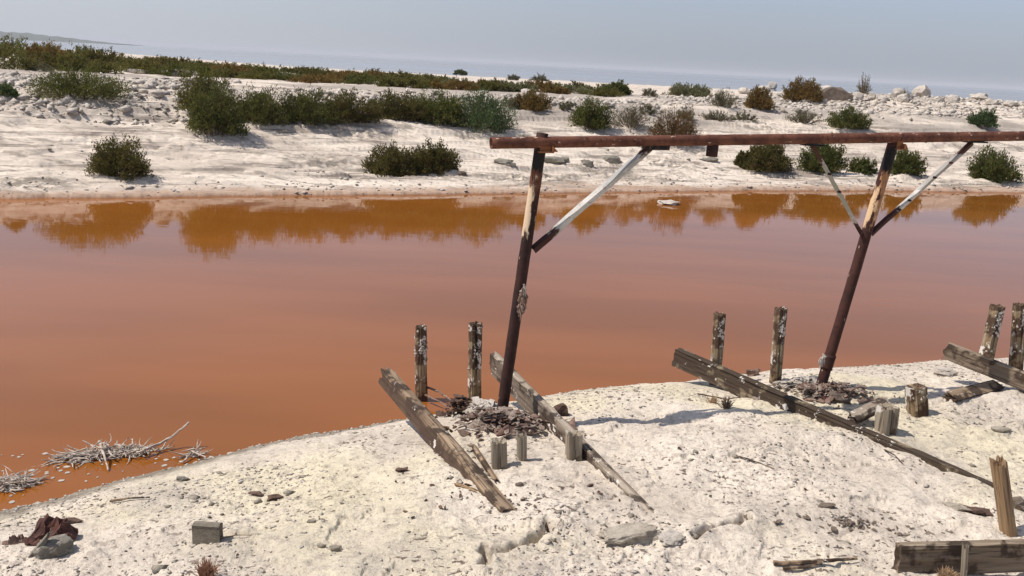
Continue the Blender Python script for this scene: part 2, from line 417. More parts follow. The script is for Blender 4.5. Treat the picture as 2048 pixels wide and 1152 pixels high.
def stone(name, a, b2, sc=6):
    mt, n, b = new_mat(name); q = NB(n)
    oi = n.nodes.new('ShaderNodeObjectInfo')
    c = q.mix(q.ramp(q.noise(sc, 5, .65), .35, .65), a, b2)
    c = q.mix(q.ramp(q.noise(sc * 5, 3, .7), .55, .7, 0, .6), c, tuple(k * .45 for k in b2))
    c = q.mix(q.math('MULTIPLY', oi.outputs['Random'], .35), c, tuple(k * .6 for k in b2))
    n.links.new(c, b.inputs['Base Color']); q.bump(b, q.noise(sc * 7, 5, .7), .7, .02)
    return mt
M_ground = ground_material(); M_water = water_material(); M_lake = lake_material()
M_wood = wood('weathered_wood', (.19, .125, .075), (.34, .25, .165), (.045, .028, .018), .1, darkfrac=.35, stain=.9)
M_wood_pale = wood('pale_weathered_wood', (.24, .19, .14), (.38, .32, .25), (.07, .048, .033), .25, darkfrac=.3)
M_wood_dark = wood('dark_mossy_wood', (.13, .10, .06), (.25, .20, .13), (.035, .022, .014), .22, darkfrac=.6, stain=.2)
M_wood_brown = wood('brown_dry_wood', (.26, .165, .085), (.36, .245, .14), (.09, .05, .03), 0, 'z', darkfrac=.0)
M_post = wood('salt_crusted_post_wood', (.22, .155, .085), (.34, .265, .17), (.06, .028, .016), .38, 'z', (.045, .020, .012), .48)
M_stump = wood('old_stump_wood', (.21, .17, .12), (.34, .29, .215), (.06, .04, .028), .25, 'z', (.07, .045, .03), .1)
M_plank = wood('grey_plank_wood', (.20, .150, .10), (.33, .265, .19), (.055, .036, .024), .0, darkfrac=.3, stain=.4)
M_stick = wood('bleached_stick_wood', (.42, .35, .28), (.58, .51, .43), (.20, .14, .10), .1, darkfrac=0, stain=0)
M_bark = wood('dark_bark', (.10, .06, .045), (.17, .11, .08), (.04, .02, .015), .1, darkfrac=.3)
M_rust = rust('red_brown_rust', (.085, .030, .018), (.155, .060, .034), (.040, .012, .008), 1.2)
M_rustflake = rust('rust_flake', (.13, .075, .055), (.24, .165, .125), (.055, .028, .02), .8)
M_angle = rust('peeling_white_paint', (.44, .42, .38), (.54, .52, .48), (.36, .33, .29), 0)
M_stem = new_mat('dry_stem')[0]; M_stem.node_tree.nodes['Principled BSDF'].inputs['Base Color'].default_value = (.16, .11, .075, 1)
M_green = leafmat('green_leaves', (.055, .070, .016), (.105, .120, .034), (.15, .125, .052))
M_dkgreen = leafmat('dark_green_leaves', (.052, .062, .018), (.106, .116, .036), (.14, .11, .046))
M_teal = leafmat('blue_green_leaves', (.045, .080, .034), (.080, .135, .062), (.12, .135, .065))
M_olive = leafmat('olive_leaves', (.080, .076, .018), (.130, .122, .034), (.15, .11, .050))
M_brown = leafmat('brown_olive_leaves', (.055, .050, .016), (.100, .086, .028), (.13, .075, .034))
M_rusty = leafmat('rust_brown_twigs', (.085, .036, .018), (.13, .062, .030), (.14, .09, .05))
M_gold = leafmat('golden_brown_leaves', (.15, .075, .022), (.20, .115, .038), (.11, .095, .05))
M_grey = leafmat('grey_green_leaves', (.11, .10, .065), (.17, .155, .105), (.14, .10, .075))
M_pale = leafmat('pale_green_leaves', (.14, .145, .075), (.19, .19, .10), (.20, .165, .11))
M_straw = leafmat('dry_straw', (.22, .13, .07), (.33, .22, .12), (.16, .08, .05))
M_rock = stone('pale_rock', (.58, .52, .45), (.42, .37, .31)); M_rockd = stone('brown_rock', (.20, .155, .12), (.12, .09, .07))
M_rockg = stone('grey_green_stone', (.30, .27, .22), (.19, .17, .135), 10)
M_conc = stone('crusted_concrete', (.42, .37, .29), (.30, .26, .20), 14)
M_chip = stone('brown_chips', (.13, .095, .07), (.24, .19, .145), 10)
M_flake2 = stone('salted_flakes', (.44, .36, .29), (.26, .19, .15), 20)
M_block = stone('grey_block', (.26, .225, .175), (.17, .145, .11), 9)
M_slab = stone('crusted_slab', (.50, .44, .355), (.36, .31, .245), 14)
M_hill = new_mat('far_hill')[0]; M_hill.node_tree.nodes['Principled BSDF'].inputs['Base Color'].default_value = (.075, .085, .06, 1)

# ------------------------------------------------------------------ ground, water, lake, hills
def grid_sheet():
    rr = [0.02, .3, .8, 1.4, 2.0, 2.6, 3.0]
    while rr[-1] < 60:
        x = rr[-1]; rr.append(x + (0.013 if x < 7.5 else max(0.013 * (x / 7.5) ** 1.15, x * x / 24000)))
    rr += list(np.geomspace(60, 6000, 90)[1:])
    rr = np.array(rr)
    half = R(36)
    an = np.concatenate([np.linspace(-math.pi, -half, 60, endpoint=False), np.linspace(-half, half, 1150, endpoint=False), np.linspace(half, math.pi, 60)])
    an = np.concatenate([an[:-1]])
    nA, nR = len(an), len(rr)
    AA, RR = np.meshgrid(an, rr, indexing='ij')
    X = (np.sin(AA) * RR).ravel(); Y = (np.cos(AA) * RR).ravel()
    Z = H(X, Y)
    i = np.arange(nA)[:, None]; j = np.arange(nR - 1)[None, :]
    i2 = (i + 1) % nA
    q = np.stack([i * nR + j, i2 * nR + j, i2 * nR + j + 1, i * nR + j + 1], -1).reshape(-1, 4)[:, ::-1]
    return np.stack([X, Y, Z], 1), q
V, Q = grid_sheet()
gme = raw_mesh('ground', V, Q, M_ground, True)
if sum(p.normal.z for p in list(gme.polygons)[5000:5050]) < 0: gme.flip_normals()
g = obj('ground', gme); tag(g, 'white salt crusted ground of both banks', None, None, 'structure')
wt = obj('channel_water', raw_mesh('channel_water', [(-90, -70, W), (90, -70, W), (90, 62, W), (-90, 30, W)], [(0, 1, 2, 3)], M_water)); tag(wt, 'still red brown water of the channel', None, None, 'structure')
lk = obj('lake', raw_mesh('lake', [(-9000, 78, LAKE), (9000, 78, LAKE), (9000, 12000, LAKE), (-9000, 12000, LAKE)], [(0, 1, 2, 3)], M_lake)); tag(lk, 'pale hazy lake reaching the horizon', None, None, 'structure')
def hills():
    V = []; Fc = []; n = 160
    for i in range(n + 1):
        q = -.75 + .345 * i / n + .20 * 0                       # x / y
        y = 3600; x = q * y
        k = float(S(0, .9, np.array((-.385 - q) / .17)))
        h = (1.5 + 25 * k) * (1 + .05 * math.sin(i * .35) * k + .05 * math.sin(i * .9 + 1))
        V += [(x, y - 260, LAKE - 2), (x, y - 60, LAKE + h * .75), (x, y, LAKE + h), (x, y + 300, LAKE - 2)]
    for i in range(n):
        for k in range(3): Fc.append((4*i+k, 4*i+4+k, 4*i+5+k, 4*i+1+k))
    return raw_mesh('hills', V, Fc, M_hill, True)
tag(obj('hills', hills()), 'low dark spit of land across the lake', None, None, 'structure')

# ------------------------------------------------------------------ shrubs
def shrub_arrays(w, dp, h, seed, n_st, n_lf, leaf, upright=.45, skew=0.0, lobes=3, thin=.38):
    rs = np.random.RandomState(seed)
    th = rs.uniform(0, 2 * math.pi, n_st); sE = rs.uniform(0.02, 1, n_st) ** .85; E = np.arcsin(sE)
    ph = rs.uniform(0, 6.28, 4)
    Lb = .88 + .12 * np.sin(lobes * th + ph[0]) * np.cos(E) + .10 * np.sin((lobes + 2) * th + ph[1]) + .10 * np.sin(5 * E + ph[2] + 2 * th)
    Lb = np.clip(Lb + rs.normal(0, .07, n_st), .5, 1.15)
    tip = np.stack([w / 2 * np.cos(E) * np.cos(th), dp / 2 * np.cos(E) * np.sin(th), h * np.sin(E)], 1) * Lb[:, None]
    tip[:, 0] += skew * (h - tip[:, 2]) * .6
    tip[:, 2] = np.maximum(tip[:, 2], .03 * h)
    base = tip * np.array([.32, .32, 0]) + rs.normal(0, .02 * w, (n_st, 3)) * [1, 1, 0]
    ti = rs.randint(0, n_st, n_lf)
    t = 1 - rs.uniform(0, 1, n_lf) ** 1.35 * .72
    mid = base[ti] * (1 - t)[:, None] + tip[ti] * t[:, None]
    mid[:, 2] += h * .10 * np.sin(math.pi * t) * rs.uniform(.3, 1, n_lf)
    jr = .045 * min(w, dp) * (1.1 - .6 * t)
    c = mid + rs.normal(0, 1, (n_lf, 3)) * jr[:, None] * 1.25
    c[:, 2] = np.maximum(c[:, 2], .01)
    d = tip[ti] - base[ti]; d /= np.linalg.norm(d, axis=1)[:, None] + 1e-6
    a = d * .6 + rs.normal(0, .55, (n_lf, 3)) + [0, 0, upright]; a /= np.linalg.norm(a, axis=1)[:, None]
    r2 = rs.normal(0, 1, (n_lf, 3)); b = np.cross(a, r2); b /= np.linalg.norm(b, axis=1)[:, None] + 1e-6
    ls = leaf * rs.uniform(.6, 1.35, n_lf)
    A_ = a * ls[:, None] * .5; B_ = b * (ls * thin)[:, None] * .5
    Vv = np.stack([c - A_, c + B_, c + A_, c - B_], 1).reshape(-1, 3)
    Fq = np.arange(n_lf * 4).reshape(-1, 4)
    st = rs.uniform(0, 1, n_st); tint = np.clip(st[ti] * .75 + rs.uniform(0, .3, n_lf) , 0, 1)
    return Vv, Fq, tint, base, tip
def shrub(name, base_px, wpx, hpx, mat, label, seed, group=None, leafpx=4.2, n=5200, upright=.45, skew=0.0, dens=1.0, parts=True, cat='shrub', sink=.02, lobes=3, sit=None, thin=.38):
    p = sit or gp(*base_px); k = p.y / F
    w_ = wpx * k * 1.08; h_ = hpx * k * 1.08; lf = max(leafpx * k, .03)
    dpt = w_ * (.8 if wpx < 2.2 * hpx else .6)
    p = Vector((p.x, p.y + dpt * .35, Hs(p.x, p.y + dpt * .35)))
    p.z = max(p.z, W) - sink
    n = int(n * dens * 1.7)
    Vv, Fq, tint, b0, t0 = shrub_arrays(w_, dpt, h_, seed, max(60, n // 34), n, lf, upright, skew, lobes, thin)
    if parts:
        e = empty(name, p, label, cat, group)
        f = obj('foliage', raw_mesh('foliage', Vv, Fq, mat, tint=tint), e)
        mb = MB(); rs = random.Random(seed)
        for i in rs.sample(range(len(b0)), min(len(b0), 46)):
            a = Vector(b0[i]); c = Vector(t0[i]) * .93; mid = (a + c) / 2 + Vector((0, 0, h_ * .08))
            mb.tube([a - Vector((0, 0, .05)), mid, c], [lf * .20, lf * .14, lf * .06], 4, False)
        obj('stems', mb.mesh('stems', M_stem), e)
        return e
    o = obj(name, raw_mesh(name, Vv, Fq, mat, tint=tint)); o.location = p
    return tag(o, label, cat, group)
G1 = 'shrubs on the far bank'
SH = [
 ((4,196),46,26,M_teal,'small dark green shrub cut by the left edge on the far bank',0),
 ((140,207),196,58,M_green,'wide green shrub with a grey left side on the upper left bank',.1),
 ((222,357),128,76,M_brown,'round dark olive shrub alone on the white bank at lower left',0),
 ((400,235),100,84,M_olive,'tall olive brown shrub rising behind the dark green one left of the hedge',0),
 ((418,282),122,92,M_dkgreen,'dark green shrub reaching lowest at the left end of the long hedge',0),
 ((510,256),110,68,M_dkgreen,'blue green hedge shrub next to the tallest dark green one',0),
 ((600,254),118,64,M_dkgreen,'blue green shrub in the middle of the left hedge',0),
 ((690,251),112,58,M_brown,'brownish green shrub at the right end of the left hedge',0),
 ((788,240),108,52,M_brown,'brown green shrub at the left end of the right hedge',0),
 ((868,250),120,62,M_green,'green shrub in the middle of the right hedge',0),
 ((958,268),122,78,M_teal,'bright blue green shrub at the right end of the right hedge above the pipe end',.1),
 ((778,352),112,62,M_brown,'left half of the paired dark shrubs low on the bank',0),
 ((862,350),104,64,M_brown,'right half of the paired dark shrubs low on the bank',0),
 ((1182,267),86,56,M_green,'dark green shrub alone above the left part of the pipe',-.1),
 ((1066,221),76,38,M_gold,'rusty brown shrub on the rubble above the pipe end',0),
 ((1022,219),42,24,M_grey,'small grey dead shrub left of the rusty brown one',0),
 ((1262,262),74,42,M_grey,'grey brown dry shrub behind the pipe',0),
 ((1352,298),112,74,M_rusty,'rust brown dry shrub crossed by the pipe',0),
 ((1538,349),104,56,M_brown,'wide dark shrub below the pipe left of the second leg',0),
 ((1492,338),42,36,M_brown,'small shrub touching the left side of the wide dark shrub below the pipe',0),
 ((1652,348),92,58,M_green,'dark shrub seen behind the left brace of the second leg',0),
 ((1729,347),50,34,M_green,'smallest shrub below the pipe between braces',0),
 ((1816,349),72,52,M_green,'dark shrub just right of the second leg below the pipe',.2),
 ((1992,365),94,60,M_green,'dark shrub sloping to the right near the right edge of the far bank',.3),
 ((1702,266),92,38,M_green,'light green round shrub just above the pipe',0),
 ((1972,264),54,33,M_teal,'small bright green shrub above the pipe near the right edge',0),
 ((1436,242),62,26,M_grey,'grey green low shrub above the pipe stub',0),
 ((1492,243),62,23,M_grey,'grey green low shrub right of the one above the pipe stub',0),
 ((1610,249),74,23,M_grey,'grey low shrub under the golden brown shrubs',0),
 ((1522,222),60,42,M_gold,'golden brown shrub left of the boulders',0),
 ((1612,206),84,42,M_gold,'golden brown shrub against the big brown boulder',0),
 ((1450,218),62,34,M_grey,'grey brown twiggy shrub left of the golden one',0),
 ((1382,194),96,25,M_pale,'pale green low shrub on the white beach',0),
 ((1300,193),38,16,M_grey,'small grey shrub on the white beach',0),
 ((1237,191),56,25,M_green,'dark green shrub at the right end of the long shrub band',0),
 ((1295,231),38,24,M_grey,'little grey shrub right of the lone dark green shrub',0),
 ((1132,222),30,18,M_grey,'tiny grey shrub above the lone dark green shrub',0),
 ((1080,162),32,13,M_grey,'tiny green shrub at the edge of the lake',0),
 ((1026,160),26,10,M_grey,'tiny grey shrub at the edge of the lake left of the green one',0),
 ((920,149),24,8,M_green,'small dark shrub dot on the distant white beach',0),
 ((1372,240),40,24,M_grey,'little grey shrub behind the rust brown dry shrub',0),
 ((70,142),60,18,M_grey,'grey scrub at the foot of the left shrub band',0),
]
for i, (bp, w_, h_, mt, lab, sk) in enumerate(SH):
    big = w_ > 60
    n = int(min(7500, 1500 + w_ * h_ * .85))
    if 5 <= i <= 10: w_ *= 1.14
    w_ *= 1.06
    shrub('shrub', bp, w_, h_, mt, lab, 100 + i, G1, leafpx=5.2 if bp[1] > 280 else 4.2, n=n, skew=sk, parts=big, lobes=2 + i % 3,
          upright=.9 if mt in (M_dkgreen, M_gold, M_teal) else .45, dens=.45 if mt in (M_grey,) else .6 if mt is M_rusty else 1, thin=.2 if mt in (M_grey, M_rusty) else .38)
shrub('tall_plant', (1730,188), 34, 40, M_grey, 'thin upright twiggy plant standing among boulders against the lake', 77, leafpx=3.2, n=500, upright=1.0, parts=True, thin=.2)
shrub('dry_sprig', (1812,196), 30, 20, M_grey, 'small leafless sprig between white boulders on the berm', 78, leafpx=3, n=260, upright=1, parts=True, thin=.2)
# dense band of shrubs towards the lake
rs = random.Random(5)
top = ([0,100,240,420,530,700,850,1000,1230],[84,95,110,129,134,143,151,160,172])
bot = ([0,230,350,530,700,850,1000,1230],[138,145,151,160,168,176,183,192])
protos = {}
nb = 0
for row, (fr, cnt) in enumerate(((.50, 26), (.72, 26), (1.0, 26))):
    for i in range(cnt):
        x = (i + rs.uniform(.1, .9)) / cnt * 1235 - 12
        yt = np.interp(x, *top); yb = np.interp(x, *bot)
        if row == 0 and x > 900: continue
        py = yt + (yb - yt) * fr + rs.uniform(-2, 2)
        hp = (yb - yt) * rs.uniform(.62, .86) * (1.05 if row else .8); wp = rs.uniform(80, 125) * (1 - .25 * x / 1200)
        mt = rs.choice([M_olive, M_olive, M_green, M_brown, M_olive, M_gold] if x < 900 else [M_olive, M_gold, M_pale, M_brown])
        if x < 60 : mt = rs.choice([M_green, M_olive])
        where = ['back row of the dense shrub band', 'middle of the dense shrub band', 'front edge of the dense shrub band'][row]
        side = 'left end' if x < 250 else 'left part' if x < 500 else 'middle part' if x < 800 else 'thin right part'
        kind = {M_olive: 'olive', M_green: 'green', M_brown: 'brown green', M_gold: 'rusty golden', M_pale: 'pale green'}[mt]
        shrub('shrub', (x, py), wp, hp, mt, f'{kind} shrub in {where}, {side}', 300 + nb, 'shrubs of the dense band towards the lake', leafpx=4.4, n=1500, parts=False, lobes=2 + nb % 4)
        nb += 1

# ------------------------------------------------------------------ rocks
def ico(sub=2):
    import bmesh
    bm = bmesh.new(); bmesh.ops.create_icosphere(bm, subdivisions=sub, radius=1)
    v = [tuple(a.co) for a in bm.verts]; f = [tuple(x.index for x in q.verts) for q in bm.faces]; bm.free(); return v, f
ICO2, ICO3 = ico(2), ico(4)
def rock_mesh(sz, seed, mat, blocky=.5, rough=.3, hi=False):
    V0, F0 = ICO3 if hi else ICO2; V = []
    o = Vector((seed * 3.1, seed * 1.7, 0))
    for p in V0:
        p = Vector(p); m_ = max(abs(p.x), abs(p.y), abs(p.z))
        q = p * (1 - blocky) + p / m_ * blocky * .85
        k = 1 + rough * mn.noise(q * 1.3 + o) + rough * .5 * mn.noise(q * 3 + o) + rough * .25 * mn.noise(q * 9 + o) + (rough * .16 * mn.noise(q * 22 + o) if hi else 0)
        V.append((q.x * k * sz[0] / 2, q.y * k * sz[1] / 2, q.z * k * sz[2] / 2))
    return raw_mesh('rock', V, F0, mat, hi and rough < .25)
def rock(name, px, wpx, hpx, mat, label, seed, cat='rock', group=None, rot=0, tilt=0, dpf=.8, hi=False, sink=.35, **kw):
    p = gp(*px); k = p.y / F
    me = rock_mesh((wpx * k, wpx * k * dpf, hpx * k / (1 - sink * .5)), seed, mat, hi=hi, **kw)
    o = obj(name, me); h = hpx * k
    o.location = (p.x, p.y + wpx * k * dpf * .3, p.z + h * (.5 - sink * .5)); o.rotation_euler = (0, tilt, rot)
    return tag(o, label, cat, group)
def big_boulder():
    p = gp(1674, 203); k = p.y / F
    # outline of the split block seen from the channel, pushed back into a wedge with its own thickness
    O = [(-36,0),(-40,12),(-24,27),(-8,34),(12,33),(22,27),(34,20),(33,6),(20,0)]
    V = []; n = len(O); D = 40 * k
    for j, (f, sc) in enumerate(((0, .94), (.12, 1.0), (.6, 1.0), (1, .8))):
        for i, (x, z) in enumerate(O):
            V.append((x * k * sc + .06 * mn.noise(Vector((i, j, 2.2))), f * D + (-.25 * z * k * -1 if j < 2 else 0), (z * sc) * k - .15 + .06 * mn.noise(Vector((i, j, 7.7)))))
    F_ = [tuple(range(n))[::-1], tuple(range(3*n, 4*n))] + [(j*n+i, j*n+(i+1) % n, (j+1)*n+(i+1) % n, (j+1)*n+i) for j in range(3) for i in range(n)]
    me = raw_mesh('boulder', V, F_, M_rockd); o = obj('boulder', me); o.location = p
    import bmesh
    bm = bmesh.new(); bm.from_mesh(me); bmesh.ops.recalc_face_normals(bm, faces=bm.faces)
    bmesh.ops.subdivide_edges(bm, edges=bm.edges[:], cuts=3, use_grid_fill=True)
    for v in bm.verts: v.co += Vector((mn.noise(v.co * 2.2), mn.noise(v.co * 2.2 + Vector((9, 0, 0))), mn.noise(v.co * 2.2 + Vector((0, 9, 0))))) * .07
    bm.to_mesh(me); bm.free()
    tag(o, 'big dark brown flat faced boulder on the berm beside a golden shrub', 'boulder')
big_boulder()
rock('boulder', (1655,183), 34, 12, M_rock, 'white topped slab lying behind the big brown boulder', 33, 'boulder')
BG = 'pale boulders on the berm by the lake'
for i, (x, y, w_, h_, lab) in enumerate([(1800,193,28,18,'pale rounded boulder left of the sprig on the berm'),(1812,203,36,16,'pale wide boulder in front of the sprig on the berm'),(1846,193,34,22,'largest white boulder right of the sprig on the berm'),
     (1545,176,18,14,'small white boulder on the left end of the berm'),(1530,184,30,14,'grey boulder on the left end of the berm'),(1745,200,24,14,'pale boulder right of the upright plant'),(1716,198,26,14,'brownish boulder at the foot of the upright plant'),
     (1910,205,32,16,'pale boulder halfway between sprig and right edge'),(1962,200,40,14,'flat grey slab stacked near the right edge of the berm'),(1985,208,30,12,'low grey boulder below the flat slab near the right edge'),
     (2025,213,34,12,'last pale boulder at the right edge of the berm'),(1490,187,30,12,'low grey boulder at the very left of the berm'),(1768,202,20,10,'low white rock between upright plant and round boulder'),(1880,203,22,11,'small pale rock right of the largest white boulder')]):
    rock('boulder', (x, y), w_, h_, M_rock, lab, 40 + i, 'boulder', BG, rot=i, blocky=.45, rough=.45)
rock('stone_slab', (352,153), 72, 15, M_rock, 'long pale stone slab with dark underside on the left rubble ridge', 7, 'slab', rough=.3, blocky=.5, dpf=.6)
rock('rock', (285,187), 20, 10, M_rock, 'pale rock below the stone slab, left of two', 8, group='pale rocks near the left hedge')
rock('rock', (312,193), 30, 13, M_rock, 'pale grey rock with dark side below the stone slab', 9, group='pale rocks near the left hedge')
rock('rock', (352,204), 20, 12, M_rock, 'white rock touching the tall olive shrub', 10, group='pale rocks near the left hedge')
rock('white_block', (570,156), 60, 12, M_rock, 'long white block at the foot of the shrub band', 12, 'block', blocky=.7, rough=.2, dpf=.4)
rock('white_block', (268,146), 58, 9, M_rock, 'low white block at the foot of the left shrub band', 13, 'block', blocky=.7, rough=.2, dpf=.4)
rock('rock', (1052,190), 22, 14, M_rock, 'pinkish white rock at the foot of the band above the rusty shrub', 14)
rock('rock', (922,350), 22, 8, M_rockd, 'dark little rock right of the paired shrubs', 15)
rock('salt_clump', (1340,410), 44, 9, M_rock, 'white salt clump standing in the far edge of the water', 16, 'salt clump', rough=.6, blocky=.2)
rock('salt_rock', (1893,752), 44, 14, M_rock, 'white crusty rock on the near waterline under the right plank', 17, rough=.5, blocky=.2, hi=True)
for i, (x, y, w_, h_) in enumerate([(1010,330,44,12),(1110,327,50,14),(1175,332,26,14),(1225,325,44,14),(1420,322,34,8)]):
    rock('mud_clod', (x, y), w_, h_, M_rockg, ['grey eroded mud clod left of the first leg', 'dark mud clod just left of the first leg', 'grey mud clod right of the first leg under the pipe', 'grey mud clod crossed by the white brace', 'thin mud clod under the pipe stub'][i], 60 + i, 'mud clod', 'eroded mud clods on the far bank', rough=.7, blocky=.3, dpf=.5)

def scatter(name, n, gen, mat, label, seed, flat=.6):
    """thousands of crumbs nobody could count, in one mesh"""
    rs = np.random.RandomState(seed)
    X, Y, Sz = gen(rs, n); ok = H(X, Y) > W + .004
    X, Y, Sz = X[ok], Y[ok], Sz[ok]; n = len(X); Z = H(X, Y)
    base = np.array([(1,0,0),(.3,.95,0),(-.8,.6,0),(-.8,-.6,0),(.3,-.95,0),(0,0,1),(0,0,-1)], float)
    base = base[None] * (1 + rs.uniform(-.45, .45, (n, 7, 1))); base = base + rs.uniform(-.35, .35, (n, 7, 3))
    a = rs.uniform(0, 6.28, n); ca, sa = np.cos(a), np.sin(a)
    st = rs.uniform(.6, 1.5, n)
    x = base[:, :, 0] * st[:, None]; y = base[:, :, 1]; z = base[:, :, 2] * flat
    P = np.stack([x * ca[:, None] - y * sa[:, None], x * sa[:, None] + y * ca[:, None], z], -1) * Sz[:, None, None]
    P = P + np.stack([X, Y, Z + Sz * flat * .25], 1)[:, None]
    f = np.array([(i, (i + 1) % 5, 5) for i in range(5)] + [((i + 1) % 5, i, 6) for i in range(5)])
    Fq = (f[None] + (np.arange(n) * 7)[:, None, None]).reshape(-1, 3)
    o = obj(name, raw_mesh(name, P.reshape(-1, 3), Fq, mat)); return tag(o, label, None, None, 'stuff')
def wedge(y0, y1, s0, s1, q=.62, p=1.0, mask=None, powr=2.5):
    def g(rs, n):
        n2 = n * (6 if mask else 1)
        y = y0 + (y1 - y0) * rs.uniform(0, 1, n2) ** p; x = rs.uniform(-q, q, n2) * y
        if mask:
            k = mask(x, y) > rs.uniform(0, 1, n2); x, y = x[k][:n], y[k][:n]
        s = s0 + (s1 - s0) * rs.uniform(0, 1, len(x)) ** powr
        return x, y, s
    return g
patch = lambda x, y: S(-.15, .45, pn(x * .9 + 4, y * .9, 222)) * .88 + .12
scatter('salt_crumbs', 13000, wedge(3.6, 11, .003, .015, mask=patch, powr=3), M_rock, 'white salt crumbs and shell grit covering the near bank', 1)
scatter('dark_grit', 6500, wedge(3.6, 11, .002, .012, mask=patch, powr=3), M_chip, 'brown grit and bark crumbs strewn over the near bank', 2)
scatter('salt_clods', 380, wedge(3.6, 11, .012, .035, mask=patch, powr=3), M_conc, 'small crusty clods on the near bank', 3, .45)
scatter('rubble', 13000, wedge(22, 50, .025, .17, .75, mask=rubble_zone, powr=6), M_rock, 'broken pale rubble covering the ridges of the far bank', 4, .65)
scatter('dark_rubble', 3500, wedge(22, 50, .025, .13, .75, mask=rubble_zone, powr=4), M_rockg, 'darker grey rubble among the pale stones', 5, .6)
def shoreband(rs, n):
    x = rs.uniform(-14, 22, n); dd = np.abs(rs.normal(0, .9, n)) + .02; y = np.interp(x, FX, FY) + dd
    return x, y, .015 + .05 * rs.uniform(0, 1, n) ** 4
scatter('shore_lumps', 1300, shoreband, M_rock, 'crusty salt lumps along the far waterline', 6, .5)
def strew(rs, n):
    y = rs.uniform(17, 32, n * 5); x = rs.uniform(-.65, .65, n * 5) * y
    s = x * cA + y * sA; v = -x * sA + y * cA
    k = S(.0, .5, pn(s * .18 + 3, v * .45, 95)) > rs.uniform(0.05, 1, n * 5); x, y = x[k][:n], y[k][:n]
    return x, y, .015 + .07 * rs.uniform(0, 1, len(x)) ** 4
scatter('bank_clods', 900, strew, M_conc, 'small grey clods on the eroded parts of the far bank', 8, .45)

def rim(rs, n):
    x = rs.uniform(-4, 6, n); dd = np.abs(rs.normal(0, .10, n)) + .0; y = np.interp(x, NX, NY) - dd
    return x, y, .003 + .016 * rs.uniform(0, 1, n) ** 3
scatter('salt_rim', 1500, rim, M_rock, 'salt lumps washed up along the near waterline', 9, .5)
# ------------------------------------------------------------------ timbers and posts
def board_mesh(L, wd, th, seed, mat, jag0=.05, jag1=.05, taper=1.0, groove=.006, bow=0.0, seg=.03):
    """top edge along local x at z=0, face hangs down to -wd, thickness along y"""
    n = max(8, int(L / seg)); ring = []
    ny, nz = 4, 9
    for i in range(ny): ring.append((-.5 + i / ny, 0.0))
    for i in range(nz): ring.append((.5, -i / nz))
    for i in range(ny): ring.append((.5 - i / ny, -1.0))
    for i in range(nz): ring.append((-.5, -1 + i / nz))
    K = len(ring); V = []; o = seed * 7.3
    for i in range(n + 1):
        t = i / n; tw = 1 + (taper - 1) * t
        for j, (a, b) in enumerate(ring):
            ca, cb = a, b
            corner = (abs(abs(a) - .5) < .01) and (b > -.01 or b < -.99)
            gx = t * L
            gn = mn.noise(Vector((gx * .9 + o, a * 3 + o, b * 9))) ; gf = mn.noise(Vector((gx * 6 + o, a * 8, b * 22 + o)))
            off = groove * (gn * 1.2 + gf * .7) - (.006 if corner else 0)
            y = a * th; z = b * wd * tw
            if abs(a) >= .49: y += math.copysign(off, a)
            if b > -.01: z += off
            if b < -.99: z -= off
            z += bow * L * 4 * t * (1 - t)
            ex = 0
            if i == 0: ex = -jag0 * (mn.noise(Vector((a * 3 + o, b * 2.4, 1.3))) + .35 * mn.noise(Vector((a * 9 + o, b * 11, 1.3))) + .3)
            if i == 1: ex = -jag0 * .5 * (mn.noise(Vector((a * 3 + o, b * 2.4, 1.3))) + .3)
            if i == n: ex = jag1 * (mn.noise(Vector((a * 5 + o, b * 6, 4.3))) + .3)
            V.append((gx + ex, y, z))
    Fc = []
    for i in range(n):
        for j in range(K): Fc.append((i*K+j, (i+1)*K+j, (i+1)*K+(j+1) % K, i*K+(j+1) % K))
    c0 = len(V); V.append((.012, 0, -wd * .5)); V.append((L - .01, 0, -wd * .5 * taper + 0))
    for j in range(K): Fc.append((c0, j, (j+1) % K)); Fc.append((c0 + 1, n*K+(j+1) % K, n*K+j))
    return raw_mesh('board', V, Fc, mat)
def frame_x(p0, p1, roll=0.0):
    x = (p1 - p0).normalized(); y = Vector((0, 0, 1)).cross(x).normalized(); z = x.cross(y)
    M = Matrix((x, y, z)).transposed().to_4x4() @ Matrix.Rotation(roll, 4, 'X'); M.translation = p0; return M
def timber(name, p0, p1, wd, th, mat, label, seed, cat='timber', group=None, roll=0, **kw):
    o = obj(name, board_mesh((p1 - p0).length, wd, th, seed, mat, **kw)); o.matrix_world = frame_x(p0, p1, roll)
    return tag(o, label, cat, group)
TG = 'fallen timbers half buried in the near bank'
T1a, T1b = at_y(780, 742, 6.85), gp(1018, 1022) + Vector((0, 0, .02))
timber('timber', T1a, T1b, .125, .085, M_wood, 'thick pale brown split timber leaning out over the water, left of the first leg', 1, group=TG, roll=R(-14), jag0=.12, jag1=.03, groove=.010)
T2a, T2b = at_y(990, 706, 7.15), gp(1302, 1026) + Vector((0, 0, .012))
timber('timber', T2a, T2b, .185, .045, M_wood_pale, 'grey plank with ragged raised end passing behind the first rusty leg', 2, group=TG, jag0=.08, groove=.010, roll=R(4))
T3a, T3b = at_y(1362, 698, 7.75), gp(1992, 974) + Vector((0, 0, .012))
timber('timber', T3a, T3b, .165, .06, M_wood_dark, 'longest dark mossy timber with white salt at its raised end, before the second leg', 3, group=TG, jag0=.05, groove=.008, roll=R(-3))
T4a, T4b = at_y(1903, 688, 7.75), gp(2400, 886) + Vector((0, 0, .02))
timber('timber', T4a, T4b, .14, .06, M_plank, 'raised grey brown timber running out of the right edge before two posts', 4, group=TG, jag0=.05, groove=.010)
